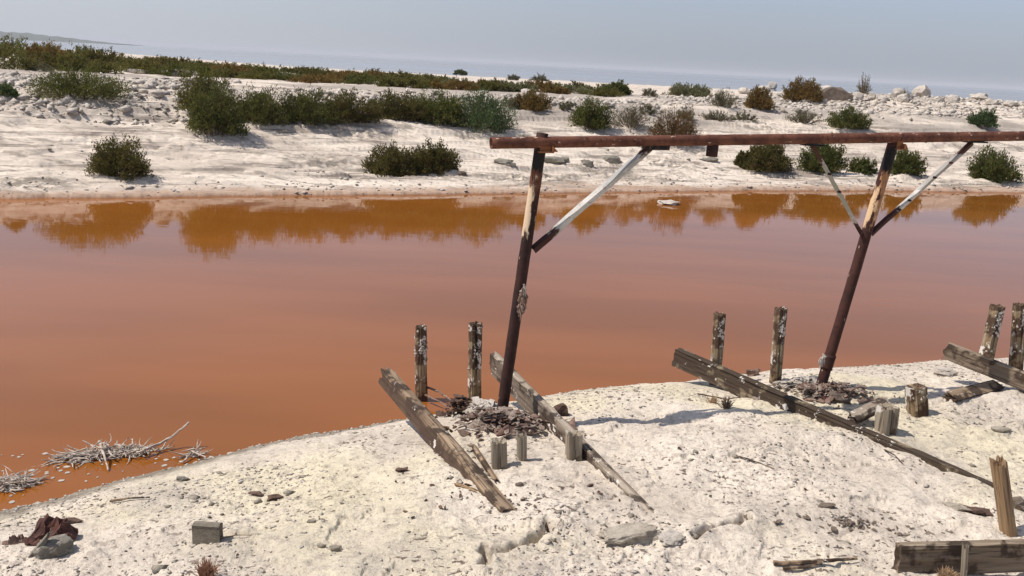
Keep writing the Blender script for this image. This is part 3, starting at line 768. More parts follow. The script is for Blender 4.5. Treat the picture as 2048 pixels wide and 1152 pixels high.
# split-off strip and splinters beside the first timber
timber('wood_splinter', gp(948, 905) + Vector((0, 0, .05)), gp(992, 962) + Vector((0, 0, .015)), .035, .02, M_wood, 'narrow splinter lying against the right side of the thick pale timber', 5, 'splinter', jag0=.05)
timber('wood_splinter', gp(915, 972) + Vector((0, 0, .02)), gp(944, 980) + Vector((0, 0, .01)), .02, .02, M_wood_brown, 'orange brown splinter at the left foot of the thick pale timber', 6, 'splinter', jag0=.03)
timber('plank', gp(1792, 1142) + Vector((0, 0, .150)), gp(2140, 1136) + Vector((0, 0, .165)), .17, .045, M_plank, 'grey brown plank standing on edge at the bottom right corner', 7, 'plank', jag0=.012, jag1=.01, groove=.008)
timber('plank', gp(1905, 800) + Vector((0, 0, .045)), gp(1992, 780) + Vector((0, 0, .055)), .06, .10, M_wood, 'short flat pale brown board lying on the bank behind the dark stump', 8, 'plank', group='small boards on the near bank', jag0=.06, roll=R(20))
timber('plank', gp(1706, 852) + Vector((0, 0, .085)), gp(1765, 838) + Vector((0, 0, .155)), .07, .07, M_wood_pale, 'short grey board leaning on the hollow stump beside the long dark timber', 9, 'plank', group='small boards on the near bank', jag0=.05, roll=R(20))

def post_mesh(P0, P1, wpx, seed, mat, square=.6, jag=.02, taper=1.0, split=0.0):
    wd = wpx * P0.y / F; d = P1 - P0; L = d.length + .25; n = max(10, int(L / .03)); K = 28; V = []; o = seed * 5.1
    for i in range(n + 1):
        t = i / n
        for j in range(K):
            a = 2 * math.pi * j / K; cx, cy = math.cos(a), math.sin(a); mx = max(abs(cx), abs(cy))
            r_ = wd / 2 * ((1 - square) + square / mx) * (1 + (taper - 1) * t)
            g1 = mn.noise(Vector((cx * 3 + o, cy * 3, t * L * 1.2))); g2 = mn.noise(Vector((cx * 9 + o, cy * 9, t * L * 5)))
            r_ += wd * (.10 * g1 + .06 * g2)
            if split: 
                k = math.exp(-((abs(cx) / .22) ** 2)) * max(0, (t - .45) / .55) ** .5 ; r_ -= wd * split * k
            z = t * L - .25
            if i >= n - 1: z += jag * (mn.noise(Vector((cx * 2.5 + o, cy * 2.5, 3))) + (g2 * .6))
            V.append((r_ * cx, r_ * cy, z))
    Fc = []
    for i in range(n):
        for j in range(K): Fc.append((i*K+j, i*K+(j+1) % K, (i+1)*K+(j+1) % K, (i+1)*K+j))
    for f in (.75, .4):                       # slightly hollow weathered top
        s0 = len(V) - K if f == .75 else len(V) - K
        for j in range(K): x, y, z = V[n*K+j]; V.append((x * f, y * f, z - .010 * (1 - f) * 3 + .006 * mn.noise(Vector((x * 60, y * 60, o)))))
        for j in range(K): Fc.append((s0+j, s0+(j+1) % K, s0+K+(j+1) % K, s0+K+j))
    Fc.append(tuple(range(len(V) - K, len(V))))
    return raw_mesh('post', V, Fc, mat)
def frame_z(p0, p1, yaw=0.0):
    z = (p1 - p0).normalized(); x = Vector((0, -1, 0)).cross(z) * -1; x.normalize(); y = z.cross(x)
    M = Matrix((x, y, z)).transposed().to_4x4() @ Matrix.Rotation(yaw, 4, 'Z'); M.translation = p0; return M
def post(name, b, t, wpx, mat, label, seed, cat='post', group=None, yaw=.3, crust=0, lean=0, **kw):
    P0 = gp(*b); P1 = at_y(t[0], t[1], P0.y + lean)
    me = post_mesh(P0, P1, wpx, seed, mat, **kw); M = frame_z(P0, P1, yaw)
    if not crust:
        o = obj(name, me); o.matrix_world = M; return tag(o, label, cat, group)
    e = empty(name, None, label, cat, group, M)
    c = obj('shaft', me, e)
    # salt crust lumps clinging to the post
    rs = random.Random(seed); wd = wpx * P0.y / F; mb = MB(); L = (P1 - P0).length
    for k in range(crust):
        a = rs.uniform(0, 6.28); z = L * rs.choice([rs.uniform(.55, .98), rs.uniform(.62, .72), rs.uniform(.3, .9)])
        s = wd * rs.uniform(.05, .15); cx = math.cos(a); cy = math.sin(a)
        Vv = [(wd * .52 * cx + x * s * .8, wd * .52 * cy + y * s * .8, z + zz * s * 1.4) for x, y, zz in ((1,0,0),(0,1,0),(-1,0,0),(0,-1,0),(0,0,1),(0,0,-1))]
        mb.add([tuple(c_ + rs.uniform(-.3, .3) * s for c_ in v) for v in Vv], [(0,1,4),(1,2,4),(2,3,4),(3,0,4),(1,0,5),(2,1,5),(3,2,5),(0,3,5)])
    tag(obj('salt_crust', mb.mesh('salt_crust', M_rock), e), kind='stuff')
    return e
PG = 'old wooden posts along the waterline'
post('post', (843,800), (842,653), 24, M_post, 'salt crusted post standing in the water, leftmost of the row', 1, group=PG, crust=34, square=.35, jag=.02)
post('post', (950,808), (951,646), 27, M_post, 'post split down its top beside the first rusty leg', 2, group=PG, crust=26, square=.4, jag=.03, split=.5)
post('post', (1430,770), (1439,628), 22, M_post, 'dark topped salty post behind the raised end of the longest timber', 3, group=PG, crust=26, square=.4)
post('post', (1551,764), (1562,616), 23, M_post, 'straight post with a white salt ring between the two rusty legs', 4, group=PG, crust=24, square=.4)
post('post', (1967,742), (1996,612), 25, M_post, 'leaning salty post behind the raised timber at the right edge', 5, group=PG, crust=26, square=.5)
post('post', (2030,742), (2041,608), 25, M_post, 'upright grey post at the right edge behind the timber', 6, group=PG, crust=20, square=.4)
SG = 'cut off post stumps in the near bank'
post('stump', (999,934), (998,881), 32, M_stump, 'square grey stump with a short shadow, before the first rusty leg', 7, 'stump', SG, square=.9, yaw=.15, jag=.01)
post('stump', (1044,919), (1044,870), 20, M_stump, 'narrow pinkish stump just right of the square grey stump', 8, 'stump', SG, square=.7, yaw=.3)
post('stump', (1148,914), (1149,866), 32, M_stump, 'grey stump against the grey plank', 9, 'stump', SG, square=.9, yaw=.1, jag=.02)
post('stump', (1835,828), (1832,773), 34, M_post, 'dark brown stump with white salt on its right face', 10, 'stump', SG, crust=14, square=.9, yaw=.35, jag=.006)
post('stump', (1769,864), (1776,812), 38, M_stump, 'hollow cracked grey stump beside the longest timber', 11, 'stump', SG, square=.8, yaw=.4, jag=.02, split=.3)
post('stake', (2018,1066), (1998,922), 27, M_wood_brown, 'brown splintered stake rising behind the plank at the right', 12, 'stake', square=.8, jag=.05, yaw=.5)
post('stake', (1927,1165), (1931,1092), 11, M_stump, 'thin grey stake before the plank at the bottom right', 13, 'stake', square=.7, jag=.03)
def hexblock():
    e = gp(408, 1090); k = e.y / F; M = Matrix.Translation(e) @ Matrix.Rotation(R(-8), 4, 'Z')
    V = []; F_ = []; n = 12
    o = obj('concrete_block', board_mesh(60 * k, .20, .05, 4, M_block, jag0=.008, jag1=.008, groove=.004, seg=.012))
    o.matrix_world = M @ Matrix.Translation((-30 * k, .04, 42 * k)) @ Matrix.Rotation(R(-3), 4, 'Y')
    tag(o, 'grey square concrete block set upright in the ground at lower left', 'block')
hexblock()

# ------------------------------------------------------------------ rusty pipe frame
base1 = gp(1002, 836); base2 = gp(1640, 778)
pn_ = Vector(((base2 - base1).y, -(base2 - base1).x, 0)).normalized()
def fpl(px, py, off=0.0):
    d = ray(px, py); o = base1 + pn_ * off
    t = (o - CAM).dot(pn_) / d.dot(pn_); return CAM + d * t
along = Vector(((base2 - base1).x, (base2 - base1).y, 0)).normalized()
root = empty('pipe_frame', base1, 'tall rusty pipe frame of a long horizontal pipe on two leaning legs with diagonal braces', 'pipe frame')
RT = Matrix.Translation(-base1)
def pipe_mesh(L, r_, mat, k=20, hollow0=False, jit=.02, seed=0, n=None):
    n = n or max(6, int(L / .05)); V = []; Fc = []
    for i in range(n + 1):
        for j in range(k):
            a = 2 * math.pi * j / k; rr = r_ * (1 + jit * mn.noise(Vector((math.cos(a) * 2, math.sin(a) * 2, i * L / n * 9 + seed))))
            V.append((rr * math.cos(a), rr * math.sin(a), i * L / n))
    for i in range(n):
        for j in range(k): Fc.append((i*k+j, i*k+(j+1) % k, (i+1)*k+(j+1) % k, (i+1)*k+j))
    if hollow0:
        s0 = len(V)
        for z, f in ((0, .86), (min(.35, L * .9), .86)):
            for j in range(k): a = 2 * math.pi * j / k; V.append((r_ * f * math.cos(a), r_ * f * math.sin(a), z))
        for j in range(k):
            Fc.append((j, s0+j, s0+(j+1) % k, (j+1) % k)); Fc.append((s0+j, s0+k+j, s0+k+(j+1) % k, s0+(j+1) % k))
        Fc.append(tuple(range(s0 + k, s0 + 2 * k)))
    else: Fc.append(tuple(range(k))[::-1])
    Fc.append(tuple(range(n*k, (n+1)*k)))
    return raw_mesh('pipe', V, Fc, mat, True)
bl = fpl(982, 286, .02); br = fpl(2048, 272, .02); br2 = bl + (br - bl) * 1.35
bL = (br2 - bl).length
beam = obj('beam', pipe_mesh(bL, .0385, M_rust, 24, True, .03), root, RT @ frame_z(bl, br2))
tag(beam, 'long rusty horizontal pipe with an open left end')
l1t = fpl(1085, 266); l2t = fpl(1788, 281)
L1 = (l1t - base1).length; L2 = (l2t - base2).length
M_leg1 = rust('dark_rust_with_cream_paint', (.020, .009, .008), (.045, .017, .012), (.014, .007, .006), .3,
   [(L1 * .655 + .15, L1 * .82 + .15, (.60, .46, .31), .22, -4.5), (L1 * .82 + .15, L1 * .87 + .15, (.12, .045, .022), .7, 0), (L1 * .86 + .15, L1 * .945 + .15, (.012, .010, .009), 1.6, 0)])
M_leg2 = rust('red_rust_with_tan_paint', (.034, .012, .009), (.062, .021, .014), (.022, .009, .007), .3,
   [(L2 * .67 + .15, L2 * .86 + .15, (.34, .17, .08), .3, 2.5), (L2 * .67 + .15, L2 * .80 + .15, (.60, .41, .24), .08, -3.5), (L2 * .87 + .15, L2 * .97 + .15, (.010, .009, .009), 1.8, 0)])
p0 = base1 - (l1t - base1).normalized() * .15
leg = obj('leg', pipe_mesh(L1 + .15, .040, M_leg1, 20, False, .06, 3), root, RT @ frame_z(p0, l1t)); tag(leg, 'left leg, nearly black with a cream painted upper stretch')
p0 = base2 - (l2t - base2).normalized() * .15
leg2 = obj('leg', pipe_mesh(L2 + .15, .041, M_leg2, 20, False, .05, 5), root, RT @ frame_z(p0, l2t)); tag(leg2, 'right leg, red brown with tan patches near the top')
def angle_bar(P0, P1, s, th, mat, seed, flip=1, yaw=0):
    """L-section bar from P0 to P1 with bent, worn edges"""
    L = (P1 - P0).length; n = 26; sec = [(0, 0), (s, 0), (s, th), (th, th), (th, s), (0, s)]; V = []; Fc = []
    for i in range(n + 1):
        t = i / n; wz = t * L
        bx = .006 * mn.noise(Vector((t * 4, seed, 0))); by = .006 * mn.noise(Vector((t * 4, seed, 5)))
        for a, b in sec:
            V.append((flip * (a - s * .4) + bx + .0015 * mn.noise(Vector((t * 30, a * 50, seed))), b - s * .4 + by, wz))
    for i in range(n):
        for j in range(6):
            q = (i*6+j, i*6+(j+1) % 6, (i+1)*6+(j+1) % 6, (i+1)*6+j); Fc.append(q if flip > 0 else q[::-1])
    Fc.append((5,4,3,2,1,0)); Fc.append(tuple(n*6+j for j in range(6)))
    return raw_mesh('brace', V, Fc, mat)
def brace(pa, pb, s, seed, lab, zones, flip=1, yaw=0, offa=.0, offb=.0):
    a = fpl(*pa, offa); b = fpl(*pb, offb); L = (b - a).length
    mat = rust('painted_angle_iron', (.42, .40, .36), (.54, .52, .48), (.27, .23, .19), 0, [(z0 * L, z1 * L, c, am, 0) for z0, z1, c, am in zones])
    o = obj('brace', angle_bar(a, b, s, .006, mat, seed, flip), root, RT @ frame_z(a, b, yaw)); tag(o, lab); return o, L
dk = (.045, .016, .012)
b1, L_ = brace((1066, 500), (1300, 294), .042, 1, 'white painted brace with rusty ends on the left leg', [(-.1, .17, dk, 2), (.92, 1.1, dk, 2), (.6, .9, (.34, .33, .31), .2)], yaw=R(35))
b2, L_ = brace((1723, 468), (1626, 291), .030, 2, 'thin grey left brace of the right leg', [(-.1, .12, dk, 2), (.82, 1.1, (.07, .03, .02), 2), (.2, .8, (.34, .33, .27), .9)], yaw=R(-30))
b3, L_ = brace((1742, 468), (1944, 285), .033, 3, 'grey and white right brace of the right leg', [(-.1, .28, dk, 2), (.85, 1.1, (.07, .03, .02), 2), (.5, .85, (.32, .30, .27), 1.4)], yaw=R(35))
for (a, b, seed) in (((1723,468), (1626,291), 1), ((1742,468), (1944,285), 2)):
    for t in ((.48, .68) if seed == 1 else (.27, .37, .62, .78)):
        mb = MB(); p = fpl(a[0] + (b[0] - a[0]) * t, a[1] + (b[1] - a[1]) * t, .035)
        mb.tube([p - base1, p - base1 + pn_ * .022], .010, 6)
        mb.tube([p - base1 + pn_ * .002, p - base1 + pn_ * .034], .005, 6)
        obj('bolt', mb.mesh('bolt', M_leg1), root)
# saddle brackets and plates
def bracket(px, py, wpx, hpx, lab=None, off=.045, tip=True):
    c = fpl(px, py, off) - base1; k = c.length * 0 + (c + base1).y / F
    mb = MB(); Mx = Matrix((along, -pn_, Vector((0, 0, 1)))).transposed()
    mb.box(c, (wpx * k, .008, hpx * k), Mx)
    mb.box(c - Vector((0, 0, hpx * k * .5)), (wpx * k * 1.25, .06, .008), Mx)
    if tip: mb.add([c + Mx @ Vector(v) for v in ((wpx*k*.5, -.035, -hpx*k*.5 + .005), (wpx*k*.95, -.035, -hpx*k*.5 + .005), (wpx*k*.5, -.035, hpx*k*.0), (wpx*k*.5, .0, -hpx*k*.5 + .005), (wpx*k*.95, .0, -hpx*k*.5 + .005), (wpx*k*.5, 0, 0))], [(0,1,2),(5,4,3),(0,3,4,1),(1,4,5,2),(2,5,3,0)])
    o = obj('bracket', mb.mesh('bracket', rust('orange_rust', (.20, .075, .028), (.26, .11, .045), (.11, .03, .015), .3)), root)
    if lab: tag(o, lab)
bracket(1092, 292, 24, 24); bracket(1800, 287, 14, 22)
def plate(x0, x1, y, th=.010):
    a = fpl(x0, y) - base1; b = fpl(x1, y - (x1 - x0) * .012) - base1; mb = MB(); Mx = Matrix((along, -pn_, Vector((0, 0, 1)))).transposed()
    mb.box((a + b) / 2, ((b - a).length, .085, th), Mx); obj('plate', mb.mesh('plate', M_leg1), root)
plate(1288, 1334, 295, .03); plate(1606, 1642, 290); plate(1928, 1968, 284)
sp0 = fpl(1423, 313); sp1 = fpl(1427, 280)
o = obj('stub', pipe_mesh((sp1 - sp0).length, .042, M_leg1, 16, True, .05, 9), root, RT @ frame_z(sp0, sp1)); tag(o, 'short black pipe stub hanging under the beam')
# scale and wasp-nest like crust clinging to the legs
def crusts(px0, py0, px1, py1, wpx, mat, lab, seed, n=26, name='rust_scale'):
    rs = random.Random(seed); mb = MB()
    for i in range(n):
        t = rs.random(); p = fpl(px0 + (px1 - px0) * t + rs.uniform(-wpx, wpx) * (.4 + .6 * math.sin(math.pi * t)), py0 + (py1 - py0) * t, .048 + rs.uniform(-.01, .012)) - base1
        Lq = rs.uniform(.03, .09); d = Vector((rs.uniform(-.25, .35), rs.uniform(-.2, .2), -1)).normalized() * Lq
        mb.tube([p, p + d * .5 + Vector((rs.uniform(-.01, .01), 0, 0)), p + d], [.004, rs.uniform(.006, .013), .002], 5, True, .3, i)
    o = obj(name, mb.mesh(name, mat), root); tag(o, lab, kind='stuff')
crusts(1047, 574, 1040, 618, 6, M_rustflake, 'flaking brown rust scale on the left leg', 4, 46)
crusts(1048, 568, 1046, 582, 4, M_rock, 'white crust on the rust scale of the left leg', 5, 9, 'salt_crust')
crusts(1646, 706, 1643, 722, 3, M_rock, 'pale crust on the lower right leg', 6, 10, 'salt_crust')
sl = obj('sleeve', pipe_mesh(.12, .047, M_leg2, 18, False, .08, 8), root, RT @ frame_z(fpl(1652, 738), fpl(1657, 722)))

# ------------------------------------------------------------------ flakes and debris round the legs
def flakes(name, c, rx, ry, n, smin, smax, mat, label, seed, lift=.05, kind='stuff', cat=None):
    rs = random.Random(seed); mb = MB()
    for i in range(n):
        a = rs.uniform(0, 6.28); r_ = min(abs(rs.gauss(0, .45)), 1.1) * (1 + .35 * math.sin(2 * a + seed) + .2 * math.sin(5 * a + seed)); x = c.x + rx * r_ * math.cos(a); y = c.y + ry * r_ * math.sin(a)
        r_ = min(r_, 1); z = max(Hs(x, y), W) + lift * (1 - r_ * r_) * rs.random() + .004
        s = smin + (smax - smin) * rs.random() ** 2.2 * 1.25; k = rs.randint(5, 7); th = rs.uniform(.003, .010)
        Rm = Matrix.Rotation(rs.uniform(0, 6.28), 3, 'Z') @ Matrix.Rotation(rs.gauss(0, .45), 3, 'X') @ Matrix.Rotation(rs.gauss(0, .35), 3, 'Y')
        top = []; 
        for j in range(k):
            q = 2 * math.pi * j / k; rr = s * rs.uniform(.55, 1.1); top.append(Vector((rr * math.cos(q) * 1.5, rr * math.sin(q) * .7, th + rs.uniform(0, .3) * s * .3)))
        Vv = [Rm @ v + Vector((x, y, z)) for v in top] + [Rm @ (v - Vector((0, 0, th))) + Vector((x, y, z)) for v in top]
        mb.add(Vv, [tuple(range(k)), tuple(range(2*k-1, k-1, -1))] + [(j, j+k, (j+1) % k + k, (j+1) % k) for j in range(k)])
    o = obj(name, mb.mesh(name, mat)); return tag(o, label, cat, None, kind)
c1 = gp(1010, 850); c2 = gp(1655, 790)
flakes('rust_flakes', c1, .40, .22, 300, .008, .045, M_rustflake, 'heap of rust flakes around the foot of the left leg', 1, .10)
flakes('pale_flakes', c1, .46, .26, 330, .008, .040, M_flake2, 'pale salted flakes mixed into the heap at the left leg', 11, .11)
flakes('dark_flakes', gp(920, 830), .15, .12, 130, .012, .040, M_bark, 'dark flaky heap between the split post and the thick timber', 2, .15)
flakes('salt_chunks', gp(962, 828), .20, .15, 150, .012, .045, M_rock, 'white salt chunks between the split post and the left leg', 3, .10)
flakes('pale_flakes', c2, .50, .16, 260, .010, .036, M_flake2, 'pale salted flakes mixed into the heap at the right leg', 14, .07)
flakes('rust_flakes', c2, .42, .14, 190, .008, .042, M_rustflake, 'heap of rust flakes around the foot of the right leg', 4, .07)
flakes('salt_chunks', gp(1590, 772), .35, .12, 90, .012, .045, M_rock, 'white salt chunks left of the right leg', 5, .05)
flakes('rust_flakes', gp(1000, 1000) , 1.9, .7, 60, .006, .02, M_bark, 'scattered bark chips on the open near bank', 6, .0)
flakes('bark_chips', gp(1700, 1050), .6, .25, 70, .006, .024, M_chip, 'brown bark chips right of the bottom middle', 7, .0)
# loose single pieces
def piece(px, wpx, hpx, mat, label, seed, name='bark_piece', cat='bark piece', rot=0, **kw):
    return rock(name, px, wpx, hpx, mat, label, seed, cat, None, rot, dpf=kw.pop('dpf', .5), **kw)
piece((1675,804), 66, 22, M_rockd, 'dark flat slab of scale lying right of the foot of the right leg', 71, 'rust_slab', 'rust slab', rot=-.3, rough=.6)
piece((1700,795), 40, 12, M_rockg, 'grey crust piece beside the dark slab by the right leg', 72, 'crust_piece', 'crust', rough=.6)
piece((1122,832), 36, 26, M_bark, 'dark broken wood chunk right of the grey plank near the water', 73, 'wood_chunk', 'wood chunk', rough=.7)
piece((804,944), 28, 9, M_bark, 'small dark bark piece left of the thick timber', 74, rot=.4, rough=.7)
piece((548,1001), 36, 11, M_bark, 'brown bark piece on the left bank, right of a pair', 75, rot=.2, rough=.6)
piece((512,992), 32, 8, M_bark, 'dark thin bark piece on the left bank, left of a pair', 76, rot=-.3, rough=.7)
piece((667,1102), 30, 12, M_conc, 'grey crusty clod at the bottom left of the crack', 77, 'clod', 'clod', rough=.6)
piece((642,1095), 22, 9, M_conc, 'smaller crusty clod beside the grey one at the bottom', 78, 'clod', 'clod', rough=.6)
piece((622,1046), 20, 8, M_conc, 'small dark clod alone on the left bank', 79, 'clod', 'clod', rough=.7)
piece((365,962), 26, 9, M_rockg, 'grey pebble cluster at the muddy waterline', 80, 'clod', 'clod', rough=.7)
piece((1038,972), 20, 8, M_chip, 'little brown chip below the square grey stump', 81, rot=.3)
piece((1655,1016), 38, 10, M_chip, 'reddish bark piece alone on the right bank', 82, rot=-.2, rough=.6)
piece((1508,752), 26, 16, M_rustflake, 'rust crusted lump showing behind the longest timber', 83, 'crust_piece', 'crust', rough=.9)
piece((1955,1030), 60, 14, M_bark, 'reddish dark bark strip left of the brown stake', 84, rot=-.3, rough=.8)
piece((1918,1020), 50, 9, M_conc, 'thin crusted branch end left of the reddish bark strip', 85, 'crust_piece', 'crust', rot=-.5, rough=.7)
piece((2040,1020), 60, 22, M_chip, 'tan bark lump right of the brown stake', 86, rough=.8)
piece((2005,865), 44, 10, M_conc, 'pale crusty clod near the right edge', 87, 'clod', 'clod', rough=.5)
rock('crusted_log', (1262,1084), 138, 27, M_slab, 'short thick crusted slab lying below the end of the grey plank', 88, 'slab', rot=R(14), rough=.42, blocky=.85, dpf=.40, hi=True, sink=.3, tilt=R(-7))
rock('crust_lump', (1345,975+110), 60, 14, M_rock, 'low white crust lump left of the crusted slab', 89, 'crust', rot=.3, rough=.4, hi=True)
# debris at the lower left corner
rock('grey_stone', (102,1112), 78, 36, M_rockg, 'smooth grey green stone at the lower left corner', 90, 'stone', rot=.5, rough=.25, blocky=.45, hi=True, dpf=.7)
timber('stone_shard', gp(62,1106) + Vector((0,0,.0)), gp(70,1112) + Vector((.06, .02, .115)), .05, .035, M_rockg, 'narrow pointed grey shard leaning on the smooth grey stone', 91, 'shard', taper=.3, jag1=.03)
M_redrust = rust('dark_red_rust', (.055, .022, .016), (.11, .042, .028), (.025, .011, .009), .3)
def crumpled(name, px, wpx, hpx, dm, mat, label, seed, rot=0, cat='scrap metal'):
    # a torn and folded sheet, thick enough to be lifted
    p = gp(*px); k = p.y / F; w_ = wpx * k; h_ = hpx * k; nx, ny = 30, 18; T_ = []; o = seed * 3.3; nx, ny = 13, 8; rj = random.Random(seed)
    for i in range(nx + 1):
        for j in range(ny + 1):
            a, b = i / nx - .5, j / ny - .5
            f = h_ * (.55 + .55 * mn.noise(Vector((a * 2.6 + o, b * 2.0, 0))) + .35 * abs(mn.noise(Vector((a * 6, b * 5 + o, 2)))) + .12 * mn.noise(Vector((a * 16, b * 12, o))))
            ed = max(abs(a), abs(b)) * 2
            f *= 1 - .75 * max(0, ed - .55) / .45
            e = 1 + .28 * mn.noise(Vector((math.atan2(b, a) * 2.2, o, 1))) * (ed > .6)
            T_.append(Vector(((a + rj.uniform(-.02, .02)) * w_ * e, (b + rj.uniform(-.03, .03)) * dm * e, f * rj.uniform(.7, 1.25))))
    n = len(T_); V = T_ + [v - Vector((0, 0, .006)) for v in T_]; Fc = []; m1 = ny + 1
    for i in range(nx):
        for j in range(ny):
            q = (i*m1+j, (i+1)*m1+j, (i+1)*m1+j+1, i*m1+j+1); Fc.append(q); Fc.append(tuple(n + t for t in q[::-1]))
    rim = [i*m1 for i in range(nx)] + [nx*m1+j for j in range(ny)] + [i*m1+ny for i in range(nx, 0, -1)] + [j for j in range(ny, 0, -1)]
    for a, b in zip(rim, rim[1:] + rim[:1]): Fc.append((b, a, a + n, b + n))
    o_ = obj(name, raw_mesh(name, V, Fc, mat)); o_.location = p + Vector((0, dm * .3, -.004)); o_.rotation_euler = (0, 0, rot)
    return tag(o_, label, cat)
crumpled('rusty_metal', (92,1088), 92, 46, .20, M_redrust, 'crumpled dark red rusty metal sheet behind the grey stone', 2)
crumpled('rusty_metal', (28,1088), 50, 20, .07, M_rustflake, 'small rusty scrap piece at the left edge', 5, .5)
crumpled('rust_scrap', (1030,868), 90, 26, .11, M_rustflake, 'crumpled brown scrap in the flake heap at the left leg', 7, .2)
crumpled('rust_scrap', (960,858), 56, 20, .09, M_flake2, 'pale folded scrap at the left end of the flake heap', 8, -.4)
crumpled('rust_scrap', (1660,800), 60, 20, .10, M_redrust, 'folded dark red scrap at the foot of the right leg', 9, .3)
rock('bark_piece', (140,1048), 50, 12, M_bark, 'knobbly dark stick end right of the rusty lump', 94, 'bark piece', rot=-.1, rough=.9, dpf=.4)

# ------------------------------------------------------------------ sticks and driftwood
def stick(name, pts, r_, mat, label, cat='stick', group=None, lift=.012, k=7, seed=1, fork=None):
    P = []; rs = random.Random(seed)
    for i, (x, y, dz) in enumerate(pts):
        p = gp(x, y); P.append(Vector((p.x, p.y, p.z + lift + dz)))
    mb = MB(); Q = []
    for a, b in zip(P[:-1], P[1:]):
        for t in (0, .25, .5, .75): Q.append(a.lerp(b, t) + Vector([rs.uniform(-.3, .3) * r_ for _ in range(3)]))
    Q.append(P[-1]); n = len(Q)
    mb.tube([q - Q[0] for q in Q], [r_ * (1 - .55 * i / n) * rs.uniform(.85, 1.15) for i in range(n)], k, True, .15, seed)
    if fork:
        Pf = []
        for (x, y, dz) in fork: p = gp(x, y); Pf.append(Vector((p.x, p.y, p.z + lift + dz)) - Q[0])
        mb.tube(Pf, [r_ * .7, r_ * .6, r_ * .3][:len(Pf)] if len(Pf) > 2 else [r_ * .7, r_ * .4], k, True, .15, seed)
    o = obj(name, mb.mesh(name, mat)); o.location = Q[0]; return tag(o, label, cat, group)
stick('branch', [(1548,1130,.0),(1600,1134,.01),(1660,1131,.015),(1713,1125,.01)], .014, M_wood, 'forked grey branch lying at the bottom right', fork=[(1566,1142,0),(1610,1140,.004),(1645,1133,.012)], seed=3)
stick('stick', [(1478,916,0),(1510,928,.005),(1548,941,0)], .006, M_wood, 'thin twig on the open bank below the longest timber', seed=4)
stick('stick', [(1768,903,0),(1788,916,.01),(1806,931,0)], .005, M_wood, 'thin straight stick just below the longest timber', seed=5)
stick('stick', [(220,1006,0),(262,1001,.004),(300,998,0)], .008, M_wood, 'thin grey stick on the left bank above the concrete block', seed=6)
stick('stick', [(440,1080,0),(470,1076,.004),(500,1074,0)], .004, M_wood, 'short twig right of the concrete block', seed=7)
stick('stick', [(1395,790,0),(1450,806,.02),(1480,798,0)], .006, M_bark, 'dark twig by the small thorny plant', seed=8)
stick('bent_rod', [(852,798,.10),(878,806,.09),(905,818,.05),(925,832,.02)], .011, M_rustflake, 'rusty rod slanting from the leftmost post to the dark flaky heap', 'rod', seed=9)
stick('bent_rod', [(850,806,.06),(880,818,.05),(910,832,.02)], .009, M_rustflake, 'second rusty rod below the first, by the leftmost post', 'rod', seed=10)
def tangle(name, cpx, rxpx, rypx, n, hh, label, seed, rad=(.003, .008)):
    c = gp(*cpx); k = c.y / F; rs = random.Random(seed); mb = MB()
    kx = rxpx * k; ky = rypx * k * 2.0
    for i in range(n):
        a = rs.uniform(0, 6.28); q = math.sqrt(rs.random()); x = kx * q * math.cos(a); y = ky * q * math.sin(a) * .7 + x * .42
        hz = hh * (1 - q * q) * rs.random() ** 1.1
        L = rs.uniform(.04, .15); yaw = rs.gauss(.3, .8); el = rs.gauss(.04, .22)
        d = Vector((math.cos(yaw) * math.cos(el), math.sin(yaw) * math.cos(el), math.sin(el)))
        if rs.random() < .5: d = -d; d.z = abs(d.z) * .6
        pts = []; p = Vector((x, y, hz)); r_ = rs.uniform(*rad)
        for s in range(5):
            pts.append(p.copy()); p = p + d * L / 4; d = (d + Vector((rs.gauss(0, .25), rs.gauss(0, .25), rs.gauss(0, .2)))).normalized()
        mb.tube(pts, [r_, r_, r_ * .8, r_ * .6, r_ * .3], 5, True)
    o = obj(name, mb.mesh(name, M_stick)); o.location = (c.x, c.y, W); return tag(o, label, 'driftwood')
tangle('driftwood_heap', (215,912), 100, 20, 330, .085, 'larger tangled heap of bleached brushwood in the shallow water', 3)
tangle('driftwood_heap', (20,972), 52, 20, 180, .08, 'smaller tangled heap of bleached brushwood at the left edge', 4)
tangle('driftwood_heap', (388,912), 18, 7, 26, .06, 'little bunch of bleached twigs at the waterline', 5)
stick('driftwood_branch', [(285,915,.04),(320,903,.05),(352,895,.09),(380,893,.18)], .013, M_stick, 'bleached branch reaching right from the larger brushwood heap', 'driftwood', seed=12)
stick('driftwood_branch', [(200,905,.07),(209,925,.05),(216,943,.0)], .010, M_stick, 'pale stick propped on the front of the larger brushwood heap', 'driftwood', seed=13)
stick('driftwood_branch', [(365,928,.0),(385,914,.03),(412,920,.01)], .008, M_stick, 'crooked pale twig at the waterline', 'driftwood', seed=14)
def floats(n, seed):
    rs = np.random.RandomState(seed)
    def gen(r, n_): 
        P = [on_z(r.uniform(0, 520), r.uniform(900, 1010), W) for _ in range(n_)]
        return np.array([p.x for p in P]), np.array([p.y for p in P]), r.uniform(.004, .022, n_)
    X, Y, Sz = gen(rs, n); k = H(X, Y) < W - .005; X, Y, Sz = X[k], Y[k], Sz[k]; mb = MB()
    for x, y, s in zip(X, Y, Sz):
        a = rs.uniform(0, 6.28); V = [(x + s * math.cos(a + q) * rs.uniform(.6, 1.4), y + s * math.sin(a + q) * rs.uniform(.6, 1.4), W + .004) for q in np.linspace(0, 5.2, 6)]
        V += [(vx, vy, W - .004) for vx, vy, _ in V]
        mb.add(V, [tuple(range(6)), tuple(range(11, 5, -1))] + [(j, j+6, (j+1) % 6 + 6, (j+1) % 6) for j in range(6)])
    tag(obj('floating_bits', mb.mesh('floating_bits', M_rock)), 'pale bits floating in the shallows at lower left', None, None, 'stuff')
floats(120, 4)
